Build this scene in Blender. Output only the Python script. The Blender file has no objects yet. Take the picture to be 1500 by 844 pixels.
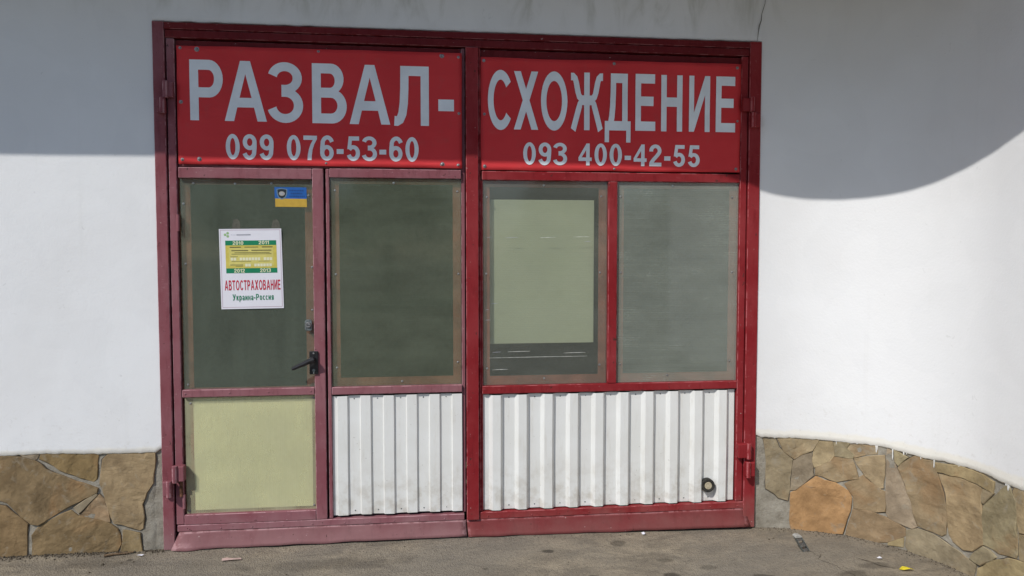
import bpy, bmesh, math, random
from mathutils import Vector, noise
from mathutils.geometry import tessellate_polygon, delaunay_2d_cdt

random.seed(7)
R = math.radians
scene = bpy.context.scene
COL = scene.collection

# ------------------------------------------------------------------ camera
cam_data = bpy.data.cameras.new('camera')
cam_data.sensor_width = 36.0
cam_data.lens = 26.4
cam_data.clip_start = 0.05
cam_data.clip_end = 500.0
cam = bpy.data.objects.new('camera', cam_data)
COL.objects.link(cam)
cam.location = (1.428, -4.318, 1.691)
cam.rotation_euler = (R(90 - 2.82), 0, R(-6.82))
scene.camera = cam

# ------------------------------------------------------------------ light
SUN_AZ, SUN_EL = R(45), R(43)           # from the left of the wall's normal
to_sun = Vector((-math.sin(SUN_AZ) * math.cos(SUN_EL), -math.cos(SUN_AZ) * math.cos(SUN_EL), math.sin(SUN_EL)))
world = bpy.data.worlds.new('World')
scene.world = world
world.use_nodes = True
wn = world.node_tree
sky = wn.nodes.new('ShaderNodeTexSky')
sky.sky_type = 'NISHITA'
sky.sun_disc = False
sky.sun_elevation = SUN_EL
sky.sun_rotation = R(180) + SUN_AZ
sky.air_density = 1.0
sky.dust_density = 0.4
sky.ozone_density = 3.0
wn.links.new(sky.outputs[0], wn.nodes['Background'].inputs[0])
wn.nodes['Background'].inputs[1].default_value = 0.114
sd = bpy.data.lights.new('sun', 'SUN')
sd.energy = 3.3
sd.angle = R(0.53)
sd.color = (1.0, 0.97, 0.925)
sun = bpy.data.objects.new('sun', sd)
COL.objects.link(sun)
sun.rotation_euler = to_sun.to_track_quat('Z', 'Y').to_euler()
sun.location = (-4, -8, 9)

scene.cycles.max_bounces = 7
scene.cycles.diffuse_bounces = 3
scene.cycles.glossy_bounces = 2
vs = scene.view_settings
vs.view_transform = 'Standard'
vs.look = 'None'
vs.exposure = 0.0
vs.gamma = 1.0
vs.use_curve_mapping = False

# ------------------------------------------------------------------ helpers
ORIGIN = {}

def put(o, parent, world_loc):
    COL.objects.link(o)
    base = Vector((0, 0, 0))
    if parent is not None:
        o.parent = parent
        base = ORIGIN[parent.name]
    o.location = Vector(world_loc) - base
    ORIGIN[o.name] = Vector(world_loc)
    return o

def thing(name, label, cat, loc, group=None):
    o = bpy.data.objects.new(name, None)
    o.empty_display_size = 0.1
    put(o, None, loc)
    return tag(o, label, cat, group)

def tag(o, label=None, cat=None, group=None, kind=None):
    if label: o['label'] = label
    if cat: o['category'] = cat
    if group: o['group'] = group
    if kind: o['kind'] = kind
    return o

class MB:
    """Collects shapes in world coordinates and links them as one mesh object."""
    def __init__(self):
        self.v = []; self.f = []
    def add(self, verts, faces):
        n = len(self.v)
        self.v += [tuple(p) for p in verts]
        self.f += [tuple(i + n for i in f) for f in faces]
        return self
    def box(self, x0, x1, y0, y1, z0, z1):
        return self.add([(x0,y0,z0),(x1,y0,z0),(x1,y1,z0),(x0,y1,z0),(x0,y0,z1),(x1,y0,z1),(x1,y1,z1),(x0,y1,z1)],
                        [(0,3,2,1),(4,5,6,7),(0,1,5,4),(1,2,6,5),(2,3,7,6),(3,0,4,7)])
    def prism(self, pts, d0, d1, fn):
        """polygon pts (a,b) extruded from depth d0 to d1 through fn(a,b,d)"""
        n = len(pts)
        vv = [fn(a, b, d0) for a, b in pts] + [fn(a, b, d1) for a, b in pts]
        return self.add(vv, [tuple(range(n))[::-1], tuple(range(n, 2*n))] + [(i, (i+1) % n, n + (i+1) % n, n + i) for i in range(n)])
    def cyl(self, p, axis, r0, r1, h, n=20, cap=True):
        p = Vector(p); a = Vector(axis).normalized()
        u = a.orthogonal().normalized(); w = a.cross(u)
        A = [p + (u*math.cos(t) + w*math.sin(t))*r0 for t in [2*math.pi*i/n for i in range(n)]]
        B = [p + a*h + (u*math.cos(t) + w*math.sin(t))*r1 for t in [2*math.pi*i/n for i in range(n)]]
        F = [(i, (i+1) % n, n + (i+1) % n, n + i) for i in range(n)]
        if cap: F += [tuple(range(n))[::-1], tuple(range(n, 2*n))]
        return self.add(A + B, F)
    def revolve(self, p, axis, prof, n=24):
        """profile [(radius, height)] around axis, closed loops joined in order"""
        p = Vector(p); a = Vector(axis).normalized()
        u = a.orthogonal().normalized(); w = a.cross(u)
        vv = []
        for r, h in prof:
            for i in range(n):
                t = 2*math.pi*i/n
                vv.append(p + a*h + (u*math.cos(t) + w*math.sin(t))*r)
        F = []
        for k in range(len(prof) - 1):
            F += [(k*n+i, k*n+(i+1) % n, (k+1)*n+(i+1) % n, (k+1)*n+i) for i in range(n)]
        return self.add(vv, F)
    def build(self, name, mat, parent=None, bevel=0.0, seg=1, smooth=False, origin=None, merge=False):
        me = bpy.data.meshes.new(name)
        V = [Vector(p) for p in self.v]
        if origin is None:
            lo = Vector([min(p[k] for p in V) for k in range(3)]); hi = Vector([max(p[k] for p in V) for k in range(3)])
            origin = (lo + hi) / 2
            if parent is None: origin.z = lo.z
        me.from_pydata([p - origin for p in V], [], self.f)
        bm = bmesh.new(); bm.from_mesh(me)
        if merge: bmesh.ops.remove_doubles(bm, verts=bm.verts, dist=1e-5)
        bmesh.ops.recalc_face_normals(bm, faces=bm.faces)
        if bevel:
            ed = [e for e in bm.edges if len(e.link_faces) == 2 and e.calc_face_angle(0) > R(30)]
            bmesh.ops.bevel(bm, geom=ed, offset=bevel, segments=seg, affect='EDGES', profile=0.5, clamp_overlap=True)
        bm.to_mesh(me); bm.free()
        if smooth:
            for p in me.polygons: p.use_smooth = True
        if isinstance(mat, (list, tuple)):
            for m in mat: me.materials.append(m)
        else:
            me.materials.append(mat)
        o = bpy.data.objects.new(name, me)
        return put(o, parent, origin)

def copy_part(src, parent, world_loc):
    o = src.copy()
    return put(o, parent, world_loc)

# ------------------------------------------------------------------ materials
class NT:
    def __init__(self, name):
        self.m = bpy.data.materials.new(name); self.m.use_nodes = True
        self.t = self.m.node_tree; self.n = self.t.nodes
        self.out = self.n['Material Output']; self.bsdf = self.n['Principled BSDF']
        self.geo = None
    def new(self, typ, **kw):
        nd = self.n.new(typ)
        for k, v in kw.items(): setattr(nd, k, v)
        return nd
    def link(self, a, b): self.t.links.new(a, b)
    def put(self, sock, v):
        if hasattr(v, 'links') or isinstance(v, bpy.types.NodeSocket): self.link(v, sock)
        else: sock.default_value = v
    def pos(self):
        if not self.geo: self.geo = self.new('ShaderNodeNewGeometry')
        return self.geo.outputs['Position']
    def mapv(self, vec, scale=(1,1,1), loc=(0,0,0), rot=(0,0,0)):
        m = self.new('ShaderNodeMapping'); self.link(vec, m.inputs[0])
        m.inputs['Scale'].default_value = scale; m.inputs['Location'].default_value = loc; m.inputs['Rotation'].default_value = rot
        return m.outputs[0]
    def noise(self, vec, scale, detail=4, rough=0.55, dist=0.0):
        n = self.new('ShaderNodeTexNoise'); self.link(vec, n.inputs['Vector'])
        n.inputs['Scale'].default_value = scale; n.inputs['Detail'].default_value = detail
        n.inputs['Roughness'].default_value = rough; n.inputs['Distortion'].default_value = dist
        return n.outputs['Fac']
    def ramp(self, fac, a, b, lo=0.0, hi=1.0, smooth=True):
        n = self.new('ShaderNodeMapRange'); n.interpolation_type = 'SMOOTHSTEP' if smooth else 'LINEAR'
        self.link(fac, n.inputs['Value']); n.inputs['From Min'].default_value = a; n.inputs['From Max'].default_value = b
        n.inputs['To Min'].default_value = lo; n.inputs['To Max'].default_value = hi
        return n.outputs[0]
    def math(self, op, a, b=0.0, clamp=False):
        n = self.new('ShaderNodeMath', operation=op, use_clamp=clamp)
        self.put(n.inputs[0], a); self.put(n.inputs[1], b)
        return n.outputs[0]
    def mix(self, fac, a, b, mode='MIX'):
        n = self.new('ShaderNodeMix', data_type='RGBA', blend_type=mode)
        self.put(n.inputs['Factor'], fac); self.put(n.inputs['A'], a); self.put(n.inputs['B'], b)
        return n.outputs['Result']
    def bump(self, h, strength=0.3, dist=0.01, normal=None):
        n = self.new('ShaderNodeBump'); self.link(h, n.inputs['Height'])
        n.inputs['Strength'].default_value = strength; n.inputs['Distance'].default_value = dist
        if normal is not None: self.link(normal, n.inputs['Normal'])
        return n.outputs[0]
    def done(self, color, rough=0.6, spec=0.3, metal=0.0, normal=None):
        b = self.bsdf
        self.put(b.inputs['Base Color'], color); self.put(b.inputs['Roughness'], rough)
        b.inputs['Specular IOR Level'].default_value = spec; b.inputs['Metallic'].default_value = metal
        if normal is not None: self.link(normal, b.inputs['Normal'])
        return self.m

def c4(c): return (c[0], c[1], c[2], 1.0)

def plain(name, col, rough=0.6, spec=0.3, metal=0.0, var=0.15, scale=25.0):
    t = NT(name); n = t.noise(t.pos(), scale, 5)
    c = t.mix(t.ramp(n, 0.3, 0.7), c4([k*(1-var) for k in col]), c4([min(1, k*(1+var)) for k in col]))
    return t.done(c, rough, spec, metal, t.bump(n, 0.08, 0.003))

def m_plaster():
    t = NT('white_plaster'); p = t.pos()
    big = t.noise(p, 1.3, 3); fine = t.noise(p, 75, 3); mid = t.noise(p, 7, 4)
    c = t.mix(t.ramp(big, 0.35, 0.7), (0.80, 0.80, 0.80, 1), (0.76, 0.755, 0.75, 1))
    lipn = t.noise(p, 16, 4, 0.6)
    sz_ = t.new('ShaderNodeSeparateXYZ'); t.link(p, sz_.inputs[0])
    c = t.mix(t.ramp(t.math('ADD', sz_.outputs[2], t.math('MULTIPLY', lipn, 0.04)), 0.640, 0.618, 0, 0.8), c, (0.80, 0.765, 0.68, 1))
    # grubby run-off marks above the gate
    sx = t.new('ShaderNodeSeparateXYZ'); t.link(p, sx.inputs[0])
    zone = t.math('MULTIPLY', t.ramp(sx.outputs[2], 2.88, 3.12), t.math('MULTIPLY', t.ramp(sx.outputs[0], -0.9, 0.3), t.ramp(sx.outputs[0], 3.7, 3.3)))
    st = t.noise(t.mapv(p, (3.2, 1, 1.3)), 2.2, 6, 0.6, 0.6)
    c = t.mix(t.math('MULTIPLY', zone, t.ramp(st, 0.45, 0.75, 0, 0.55)), c, (0.36, 0.36, 0.30, 1))
    spl = t.noise(p, 34, 4, 0.7)
    c = t.mix(t.math('MULTIPLY', t.ramp(sx.outputs[2], 1.05, 0.55, 0, 1), t.ramp(spl, 0.56, 0.74, 0, 0.28)), c, (0.50, 0.46, 0.40, 1))
    pt = t.noise(t.mapv(p, (1, 1, 1), (9, 2, 4)), 2.6, 2, 0.4, 0.8)
    c = t.mix(t.ramp(pt, 0.52, 0.55, 0, 0.06), c, (0.6, 0.61, 0.62, 1))
    # faint vertical dribbles and scuffs
    dr = t.noise(t.mapv(p, (14, 14, 0.8)), 1.0, 4, 0.6)
    c = t.mix(t.ramp(dr, 0.60, 0.8, 0, 0.10), c, (0.55, 0.54, 0.50, 1))
    sc = t.noise(p, 26, 2, 0.4, 1.5)
    c = t.mix(t.ramp(sc, 0.73, 0.79, 0, 0.25), c, (0.5, 0.5, 0.48, 1))
    h = t.math('ADD', t.math('MULTIPLY', fine, 0.35), mid)
    return t.done(c, 0.8, 0.12, 0, t.bump(h, 0.42, 0.006))

def m_stone():
    t = NT('rough_sandstone'); p = t.pos()
    oi = t.new('ShaderNodeObjectInfo')
    off = t.new('ShaderNodeVectorMath', operation='MULTIPLY_ADD')
    cv = t.new('ShaderNodeCombineXYZ')
    for k in range(3): t.link(oi.outputs['Random'], cv.inputs[k])
    t.link(cv.outputs[0], off.inputs[0]); off.inputs[1].default_value = (37, 51, 23); t.link(p, off.inputs[2])
    q = off.outputs[0]
    rotn = t.new('ShaderNodeVectorRotate', rotation_type='Y_AXIS')
    t.link(q, rotn.inputs['Vector']); t.link(t.math('MULTIPLY', oi.outputs['Random'], 6.0), rotn.inputs['Angle'])
    r = rotn.outputs[0]
    band = t.noise(t.mapv(r, (1.0, 1.0, 3.2)), 3.0, 5, 0.6, 1.6)
    cloud = t.noise(q, 9, 6, 0.62); fine = t.noise(q, 85, 5, 0.7); rust = t.noise(q, 3.6, 4, 0.55, 0.7)
    base = oi.outputs['Color']
    c = t.mix(t.ramp(cloud, 0.25, 0.75, 0, 1), t.mix(1.0, base, (0.66, 0.64, 0.62, 1), 'MULTIPLY'), t.mix(1.0, base, (1.25, 1.24, 1.22, 1), 'MULTIPLY'))
    c = t.mix(t.ramp(band, 0.40, 0.66, 0, 0.5), c, t.mix(1.0, base, (0.80, 0.78, 0.74, 1), 'MULTIPLY'))
    c = t.mix(t.ramp(rust, 0.55, 0.68, 0, 0.40), c, (0.27, 0.145, 0.062, 1))
    c = t.mix(t.ramp(fine, 0.58, 0.75, 0, 0.35), c, t.mix(1.0, base, (0.55, 0.55, 0.55, 1), 'MULTIPLY'))
    # flaky ledges where the layers have split
    tn = t.noise(t.mapv(r, (1.0, 1.0, 1.7)), 5.5, 4, 0.55, 0.8)
    # cement film left on the faces
    sm = t.noise(q, 14, 4, 0.6, 1.0)
    c = t.mix(t.ramp(sm, 0.55, 0.74, 0, 0.6), c, (0.30, 0.262, 0.20, 1))
    h = t.math('ADD', t.math('MULTIPLY', band, 1.0), t.math('ADD', t.math('MULTIPLY', cloud, 1.0), t.math('MULTIPLY', fine, 0.3)))
    stp = t.math('MULTIPLY', t.math('FLOOR', t.math('MULTIPLY', tn, 9.0)), 0.18)
    h = t.math('ADD', h, stp)
    return t.done(c, 0.9, 0.15, 0, t.bump(h, 0.6, 0.010))

def m_mortar():
    t = NT('cement_mortar'); p = t.pos()
    a = t.noise(p, 12, 6, 0.65); b = t.noise(p, 90, 4, 0.7)
    c = t.mix(t.ramp(a, 0.3, 0.7), (0.225, 0.20, 0.158, 1), (0.36, 0.33, 0.275, 1))
    c = t.mix(t.ramp(b, 0.6, 0.75, 0, 0.5), c, (0.13, 0.12, 0.105, 1))
    return t.done(c, 0.95, 0.1, 0, t.bump(t.math('ADD', a, t.math('MULTIPLY', b, 0.4)), 0.9, 0.012))

def m_paint(name, col, worn, dust, dusty=0.5, chips=0.7):
    t = NT(name); p = t.pos()
    a = t.noise(p, 3.0, 4, 0.6); b = t.noise(t.mapv(p, (6, 6, 1.2)), 6.0, 5, 0.65); f = t.noise(p, 120, 3, 0.6)
    c = t.mix(t.ramp(a, 0.3, 0.72, 0, 0.8), c4(col), c4(worn))
    c = t.mix(t.ramp(b, 0.50, 0.75, 0, 0.5), c, c4([k*0.55 for k in col]))
    sx = t.new('ShaderNodeSeparateXYZ'); t.link(p, sx.inputs[0])
    dn = t.math('ADD', t.math('MULTIPLY', t.noise(p, 7, 5, 0.6), 0.35), sx.outputs[2])
    c = t.mix(t.ramp(dn, 0.42, 0.16, 0, dusty), c, c4(dust))
    ch = t.noise(p, 38, 3, 0.6, 0.4)
    c = t.mix(t.ramp(ch, chips, chips + 0.03, 0, 0.85), c, (0.045, 0.025, 0.02, 1))
    lt = t.noise(t.mapv(p, (1, 1, 1), (5, 3, 1)), 55, 2, 0.5)
    c = t.mix(t.ramp(lt, 0.74, 0.77, 0, 0.6), c, (0.5, 0.36, 0.34, 1))
    # paint rubbed thin along the arrises of the bars
    ab = t.new('ShaderNodeVectorMath', operation='ABSOLUTE'); t.link(t.geo.outputs['Normal'], ab.inputs[0])
    sn = t.new('ShaderNodeSeparateXYZ'); t.link(ab.outputs[0], sn.inputs[0])
    mx = t.math('MAXIMUM', sn.outputs[0], t.math('MAXIMUM', sn.outputs[1], sn.outputs[2]))
    edge = t.math('MULTIPLY', t.ramp(mx, 0.93, 0.80), t.ramp(t.noise(p, 16, 4, 0.7), 0.42, 0.58, 0, 0.8))
    c = t.mix(edge, c, c4([min(1, k*1.3 + 0.10) for k in worn]))
    scf = t.noise(t.mapv(p, (3, 3, 9), (2, 7, 1), (0, 0.5, 0)), 9, 5, 0.7)
    c = t.mix(t.ramp(scf, 0.60, 0.72, 0, 0.45), c, c4([min(1, k*1.15 + 0.05) for k in worn]))
    rg = t.ramp(b, 0.3, 0.7, 0.5, 0.72)
    return t.done(c, rg, 0.16, 0, t.bump(t.math('ADD', b, t.math('MULTIPLY', f, 0.25)), 0.2, 0.004))

def m_banner():
    t = NT('red_vinyl'); p = t.pos()
    a = t.noise(p, 2.2, 3); fold = t.noise(t.mapv(p, (1.5, 1, 5)), 2.4, 3, 0.5, 0.8)
    c = t.mix(t.ramp(a, 0.3, 0.7), (0.66, 0.050, 0.055, 1), (0.59, 0.040, 0.045, 1))
    d = t.noise(p, 14, 5, 0.6)
    c = t.mix(t.ramp(d, 0.50, 0.8, 0, 0.30), c, (0.42, 0.09, 0.085, 1))
    return t.done(c, 0.6, 0.14, 0, t.bump(fold, 0.4, 0.012))

def m_pane(name, haze, body, tint, vertical=False, pitch=0.0105, stain=0.3, rib=0.16):
    t = NT(name); p = t.pos()
    sx = t.new('ShaderNodeSeparateXYZ'); t.link(p, sx.inputs[0])
    w = t.math('SINE', t.math('MULTIPLY', sx.outputs[0 if vertical else 2], 2*math.pi/pitch))
    w = t.math('MULTIPLY_ADD', w, 0.5); w.node.inputs[2].default_value = 0.5
    a = t.noise(t.mapv(p, (2, 1, 1) if vertical else (1, 1, 2.5)), 2.6, 5, 0.6)
    line = t.noise(t.mapv(p, (40, 1, 1.0) if vertical else (0.8, 1, 60)), 1.2, 3, 0.7)
    f = t.math('MULTIPLY', t.ramp(a, 0.25, 0.75, 1 - stain, 1 + stain), haze)
    f = t.math('MULTIPLY', f, t.math('MULTIPLY_ADD', w, rib)); f.node.inputs[1].links[0].from_node.inputs[2].default_value = 1 - rib/2
    f = t.math('MULTIPLY', f, t.ramp(line, 0.3, 0.75, 0.95, 1.06))
    sp = t.noise(p, 20, 5, 0.7)
    f = t.math('MULTIPLY', f, t.ramp(sp, 0.35, 0.75, 0.97, 1.05))
    tr = t.new('ShaderNodeBsdfTransparent'); tr.inputs[0].default_value = c4(tint)
    b = t.bsdf; b.inputs['Base Color'].default_value = c4(body); b.inputs['Roughness'].default_value = 0.5; b.inputs['Specular IOR Level'].default_value = 0.0
    if not t.geo: t.pos()
    f = t.math('MULTIPLY', f, t.math('SUBTRACT', 1.0, t.geo.outputs['Backfacing']))
    m1 = t.new('ShaderNodeMixShader'); t.link(f, m1.inputs[0]); t.link(tr.outputs[0], m1.inputs[1]); t.link(b.outputs[0], m1.inputs[2])
    gl = t.new('ShaderNodeBsdfGlossy'); gl.inputs['Roughness'].default_value = 0.06; gl.inputs['Color'].default_value = (0.9, 0.9, 0.9, 1)
    bp = t.bump(a, 0.10, 0.004)
    t.link(bp, gl.inputs['Normal'])
    fr = t.new('ShaderNodeFresnel'); fr.inputs['IOR'].default_value = 1.5
    m2 = t.new('ShaderNodeMixShader'); t.link(t.math('MULTIPLY', fr.outputs[0], t.math('SUBTRACT', 1.0, t.geo.outputs['Backfacing'])), m2.inputs[0]); t.link(m1.outputs[0], m2.inputs[1]); t.link(gl.outputs[0], m2.inputs[2])
    t.link(m2.outputs[0], t.out.inputs['Surface'])
    return t.m

def m_sheet():
    t = NT('white_profiled_steel'); p = t.pos()
    a = t.noise(p, 3, 5, 0.6); b = t.noise(t.mapv(p, (5, 1, 0.9)), 5, 5, 0.65)
    c = t.mix(t.ramp(a, 0.3, 0.7), (0.78, 0.78, 0.755, 1), (0.73, 0.725, 0.69, 1))
    c = t.mix(t.ramp(b, 0.52, 0.80, 0, 0.45), c, (0.54, 0.50, 0.42, 1))
    sx = t.new('ShaderNodeSeparateXYZ'); t.link(p, sx.inputs[0])
    sp = t.noise(p, 60, 3, 0.6)
    low = t.math('MULTIPLY', t.ramp(sx.outputs[2], 0.55, 0.2), t.ramp(t.noise(p, 11, 5, 0.65), 0.40, 0.7, 0, 0.55))
    c = t.mix(low, c, (0.42, 0.37, 0.29, 1))
    c = t.mix(t.ramp(sp, 0.70, 0.75, 0, 0.5), c, (0.30, 0.27, 0.22, 1))
    return t.done(c, 0.45, 0.35, 0, t.bump(a, 0.1, 0.004))

def m_ground():
    t = NT('dusty_asphalt'); p = t.pos()
    big = t.noise(p, 0.9, 4, 0.6); mid = t.noise(t.mapv(p, (1, 2.0, 1)), 4.0, 7, 0.7, 0.5); fine = t.noise(p, 55, 6, 0.75)
    vo = t.new('ShaderNodeTexVoronoi'); t.link(p, vo.inputs['Vector']); vo.inputs['Scale'].default_value = 120
    grit = t.noise(p, 210, 3, 0.6)
    c = t.mix(t.ramp(mid, 0.3, 0.72), (0.195, 0.166, 0.127, 1), (0.345, 0.292, 0.215, 1))
    c = t.mix(t.ramp(big, 0.40, 0.66, 0, 0.55), c, (0.215, 0.195, 0.164, 1))
    c = t.mix(t.ramp(fine, 0.46, 0.68, 0, 0.55), c, (0.115, 0.102, 0.084, 1))
    c = t.mix(t.ramp(grit, 0.64, 0.74, 0, 0.5), c, (0.34, 0.31, 0.26, 1))
    wob = t.noise(p, 9, 5, 0.65)
    stains = [(2.12,-0.26,.035,.022,.75),(2.54,-0.18,.05,.045,.55),(2.73,-0.44,.05,.03,.45),(2.71,-0.62,.055,.035,.7),(2.93,-0.54,.06,.03,.4),(3.18,-0.67,.07,.03,.6),(3.67,-0.70,.10,.05,.5),
              (3.84,-0.60,.09,.05,.45),(-.15,-.12,.02,.015,.6),(0.95,-0.3,.5,.08,.28),(-.3,-.16,.25,.05,.3),(2.3,-.6,.03,.018,.6),(1.75,-.45,.02,.014,.5)]
    for (x, y, rx, ry, k) in stains:
        q = t.mapv(p, (1/rx, 1/ry, 0), (-x/rx, -y/ry, 0))
        ln = t.new('ShaderNodeVectorMath', operation='LENGTH'); t.link(q, ln.inputs[0])
        d = t.math('ADD', ln.outputs['Value'], t.math('MULTIPLY', wob, 1.8))
        c = t.mix(t.ramp(d, 2.0, 1.45, 0, k), c, (0.045, 0.039, 0.032, 1))
    h = t.math('ADD', t.math('MULTIPLY', mid, 1.4), t.math('ADD', t.math('MULTIPLY', fine, 0.8), t.math('MULTIPLY', vo.outputs['Distance'], 0.5)))
    return t.done(c, 0.92, 0.15, 0, t.bump(h, 0.8, 0.010))

PLASTER = m_plaster(); STONE = m_stone(); MORTAR = m_mortar(); SHEET = m_sheet(); GROUND = m_ground(); BANNER = m_banner()
RED = m_paint('red_gate_paint', (0.215, 0.011, 0.015), (0.285, 0.038, 0.042), (0.29, 0.135, 0.12), 0.6, 0.685)
FADED = m_paint('faded_red_gate_paint', (0.225, 0.070, 0.084), (0.295, 0.135, 0.150), (0.33, 0.20, 0.205), 0.65, 0.69)
FRAMEP = m_paint('dull_red_frame_paint', (0.205, 0.052, 0.063), (0.27, 0.11, 0.125), (0.32, 0.19, 0.195), 0.65, 0.67)
TOP_SHADEP = m_paint('shade_darkened_red_paint', (0.120, 0.009, 0.012), (0.15, 0.014, 0.017), (0.30, 0.155, 0.16), 0.0, 0.70)  # unfaded red, darkened further to deepen the shade under the eave
LIPWOOD = plain('brown_primed_lip', (0.215, 0.075, 0.055), 0.8, 0.1, 0, 0.25, 9)
FLAP_F = m_paint('dusty_faded_flap', (0.205, 0.075, 0.082), (0.255, 0.115, 0.12), (0.275, 0.15, 0.15), 0.6)
FLAP_R = m_paint('dusty_red_flap', (0.185, 0.020, 0.024), (0.205, 0.045, 0.046), (0.22, 0.10, 0.09), 0.5)
LETTER = plain('pale_grey_print', (0.78, 0.81, 0.84), 0.6, 0.15, 0, 0.07, 6)
PANE_DOOR = m_pane('door_polycarbonate', 0.215, (0.355, 0.42, 0.32), (0.94, 0.98, 0.92), True, stain=0.16, rib=0.06)
PANE_B = m_pane('ribbed_polycarbonate_dark', 0.225, (0.355, 0.41, 0.29), (0.94, 0.98, 0.91), stain=0.20, rib=0.26)
PANE_C = m_pane('ribbed_polycarbonate_middle', 0.20, (0.42, 0.445, 0.375), (0.96, 0.99, 0.94), stain=0.16, rib=0.24)
PANE_D = m_pane('ribbed_polycarbonate_cloudy', 0.35, (0.475, 0.52, 0.44), (0.95, 0.97, 0.93), stain=0.14, rib=0.22)
PANE_LOW = m_pane('door_lower_polycarbonate', 0.42, (0.62, 0.605, 0.385), (0.99, 0.99, 0.95), True, stain=0.30, rib=0.05)
BOARD = plain('cream_board', (0.70, 0.685, 0.455), 0.8, 0.1, 0, 0.10, 3.0)
BOARD2 = plain('inner_cream_board', (0.39, 0.38, 0.30), 0.8, 0.1, 0, 0.06, 2.0)
BLACK = plain('black_enamel', (0.016, 0.015, 0.017), 0.4, 0.4, 0, 0.3, 60)
STEEL = plain('weathered_zinc', (0.27, 0.265, 0.26), 0.45, 0.5, 0.7, 0.35, 80)
DULL = plain('dull_lock_metal', (0.17, 0.19, 0.19), 0.45, 0.5, 0.5, 0.35, 90)
RUST = plain('rusty_steel', (0.16, 0.075, 0.045), 0.85, 0.2, 0.1, 0.5, 45)
DARKHOLE = plain('dark_interior', (0.060, 0.066, 0.055), 0.9, 0.05)
PAPER = plain('white_paper', (0.74, 0.73, 0.78), 0.6, 0.3, 0, 0.02, 10)
GREENP = plain('green_print', (0.010, 0.205, 0.095), 0.5, 0.3, 0, 0.05)
YELLOWP = plain('yellow_print', (0.60, 0.50, 0.10), 0.5, 0.3, 0, 0.08, 30)
LEMONP = plain('lemon_print', (0.62, 0.55, 0.16), 0.5, 0.3, 0, 0.05)
CREAMP = plain('cream_print', (0.74, 0.72, 0.50), 0.5, 0.3, 0, 0.05)
REDP = plain('crimson_print', (0.52, 0.028, 0.055), 0.5, 0.3, 0, 0.05)
INKP = plain('dark_print', (0.10, 0.09, 0.04), 0.5, 0.3, 0, 0.2, 200)
GREYP = plain('grey_print', (0.36, 0.36, 0.40), 0.5, 0.3, 0, 0.1)
MAUVEP = plain('mauve_print', (0.45, 0.30, 0.38), 0.5, 0.3, 0, 0.1)
LEAFP = plain('pale_green_print', (0.30, 0.48, 0.22), 0.5, 0.3, 0, 0.1)
BLUEP = plain('blue_print', (0.012, 0.10, 0.36), 0.45, 0.4, 0, 0.08)
NAVYP = plain('navy_print', (0.010, 0.055, 0.20), 0.45, 0.4, 0, 0.08)
AMBERP = plain('amber_print', (0.52, 0.33, 0.045), 0.45, 0.4, 0, 0.08)
BADGE = plain('badge_dark_print', (0.015, 0.022, 0.028), 0.45, 0.4, 0, 0.1)
BADGE2 = plain('badge_pale_print', (0.36, 0.34, 0.30), 0.45, 0.4, 0, 0.1)
BADGE3 = plain('badge_rim_print', (0.13, 0.21, 0.29), 0.45, 0.4, 0, 0.1)
RUBBER = plain('dark_rubber', (0.035, 0.033, 0.028), 0.7, 0.25, 0, 0.4, 60)
PLUG = plain('pale_plug', (0.46, 0.40, 0.28), 0.8, 0.15, 0, 0.2, 70)
WHITEP = plain('white_paint_run', (0.70, 0.69, 0.66), 0.7, 0.15, 0, 0.12, 60)
SOFFIT = plain('eave_boarding', (0.34, 0.31, 0.27), 0.8, 0.15, 0, 0.12, 6)
TAPE = plain('old_tape', (0.098, 0.095, 0.073), 0.5, 0.3, 0, 0.2, 60)
DASH = plain('pale_dash_grey', (0.58, 0.58, 0.53), 0.8, 0.1, 0, 0.3, 40)
CRACK = plain('dark_crack', (0.085, 0.072, 0.058), 0.95, 0.05)
HAIR = plain('hairline_crack', (0.22, 0.21, 0.19), 0.95, 0.05)

# ------------------------------------------------------------------ the wall's run, as (s along, z up, d outwards)
WCX, WR = 3.38, 0.90
WS1 = WCX + WR*math.pi/2
def W(s, z, d):
    if s <= WCX: return (s, -d, z)
    if s <= WS1:
        a = (s - WCX)/WR
        return (WCX + (WR - d)*math.sin(a), -WR + (WR - d)*math.cos(a), z)
    return (WCX + WR - d, -WR - (s - WS1), z)

def ground_z(x, y):
    k = min(1, max(0, (3.9 - x)/2.0)); k = k*k*(3 - 2*k)
    f = math.exp(-max(0, -y)*0.9)
    return 0.032*k*f + 0.004*noise.noise((x*2.3, y*2.3, 0)) + 0.0022*noise.noise((x*9, y*9, 4)) - 0.004

# ------------------------------------------------------------------ ground
def axis(lo, hi, step, far):
    a = []; v = lo
    while v < hi - 1e-6: a.append(v); v += step
    a.append(hi)
    pre, post, d, vl, vh = [], [], 0.25, lo, hi
    while vh < far:
        vl -= d; vh += d; pre.append(vl); post.append(vh); d *= 1.6
    return pre[::-1] + a + post
xs = axis(-1.4, 4.9, 0.03, 120); ys = axis(-1.6, 0.12, 0.03, 120)
g = MB()
g.add([(x, y, ground_z(x, y)) for y in ys for x in xs],
      [(j*len(xs)+i, j*len(xs)+i+1, (j+1)*len(xs)+i+1, (j+1)*len(xs)+i) for j in range(len(ys)-1) for i in range(len(xs)-1)])
gr = g.build('ground', GROUND, None, smooth=True, origin=Vector((0, 0, 0)))
tag(gr, kind='structure')

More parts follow.
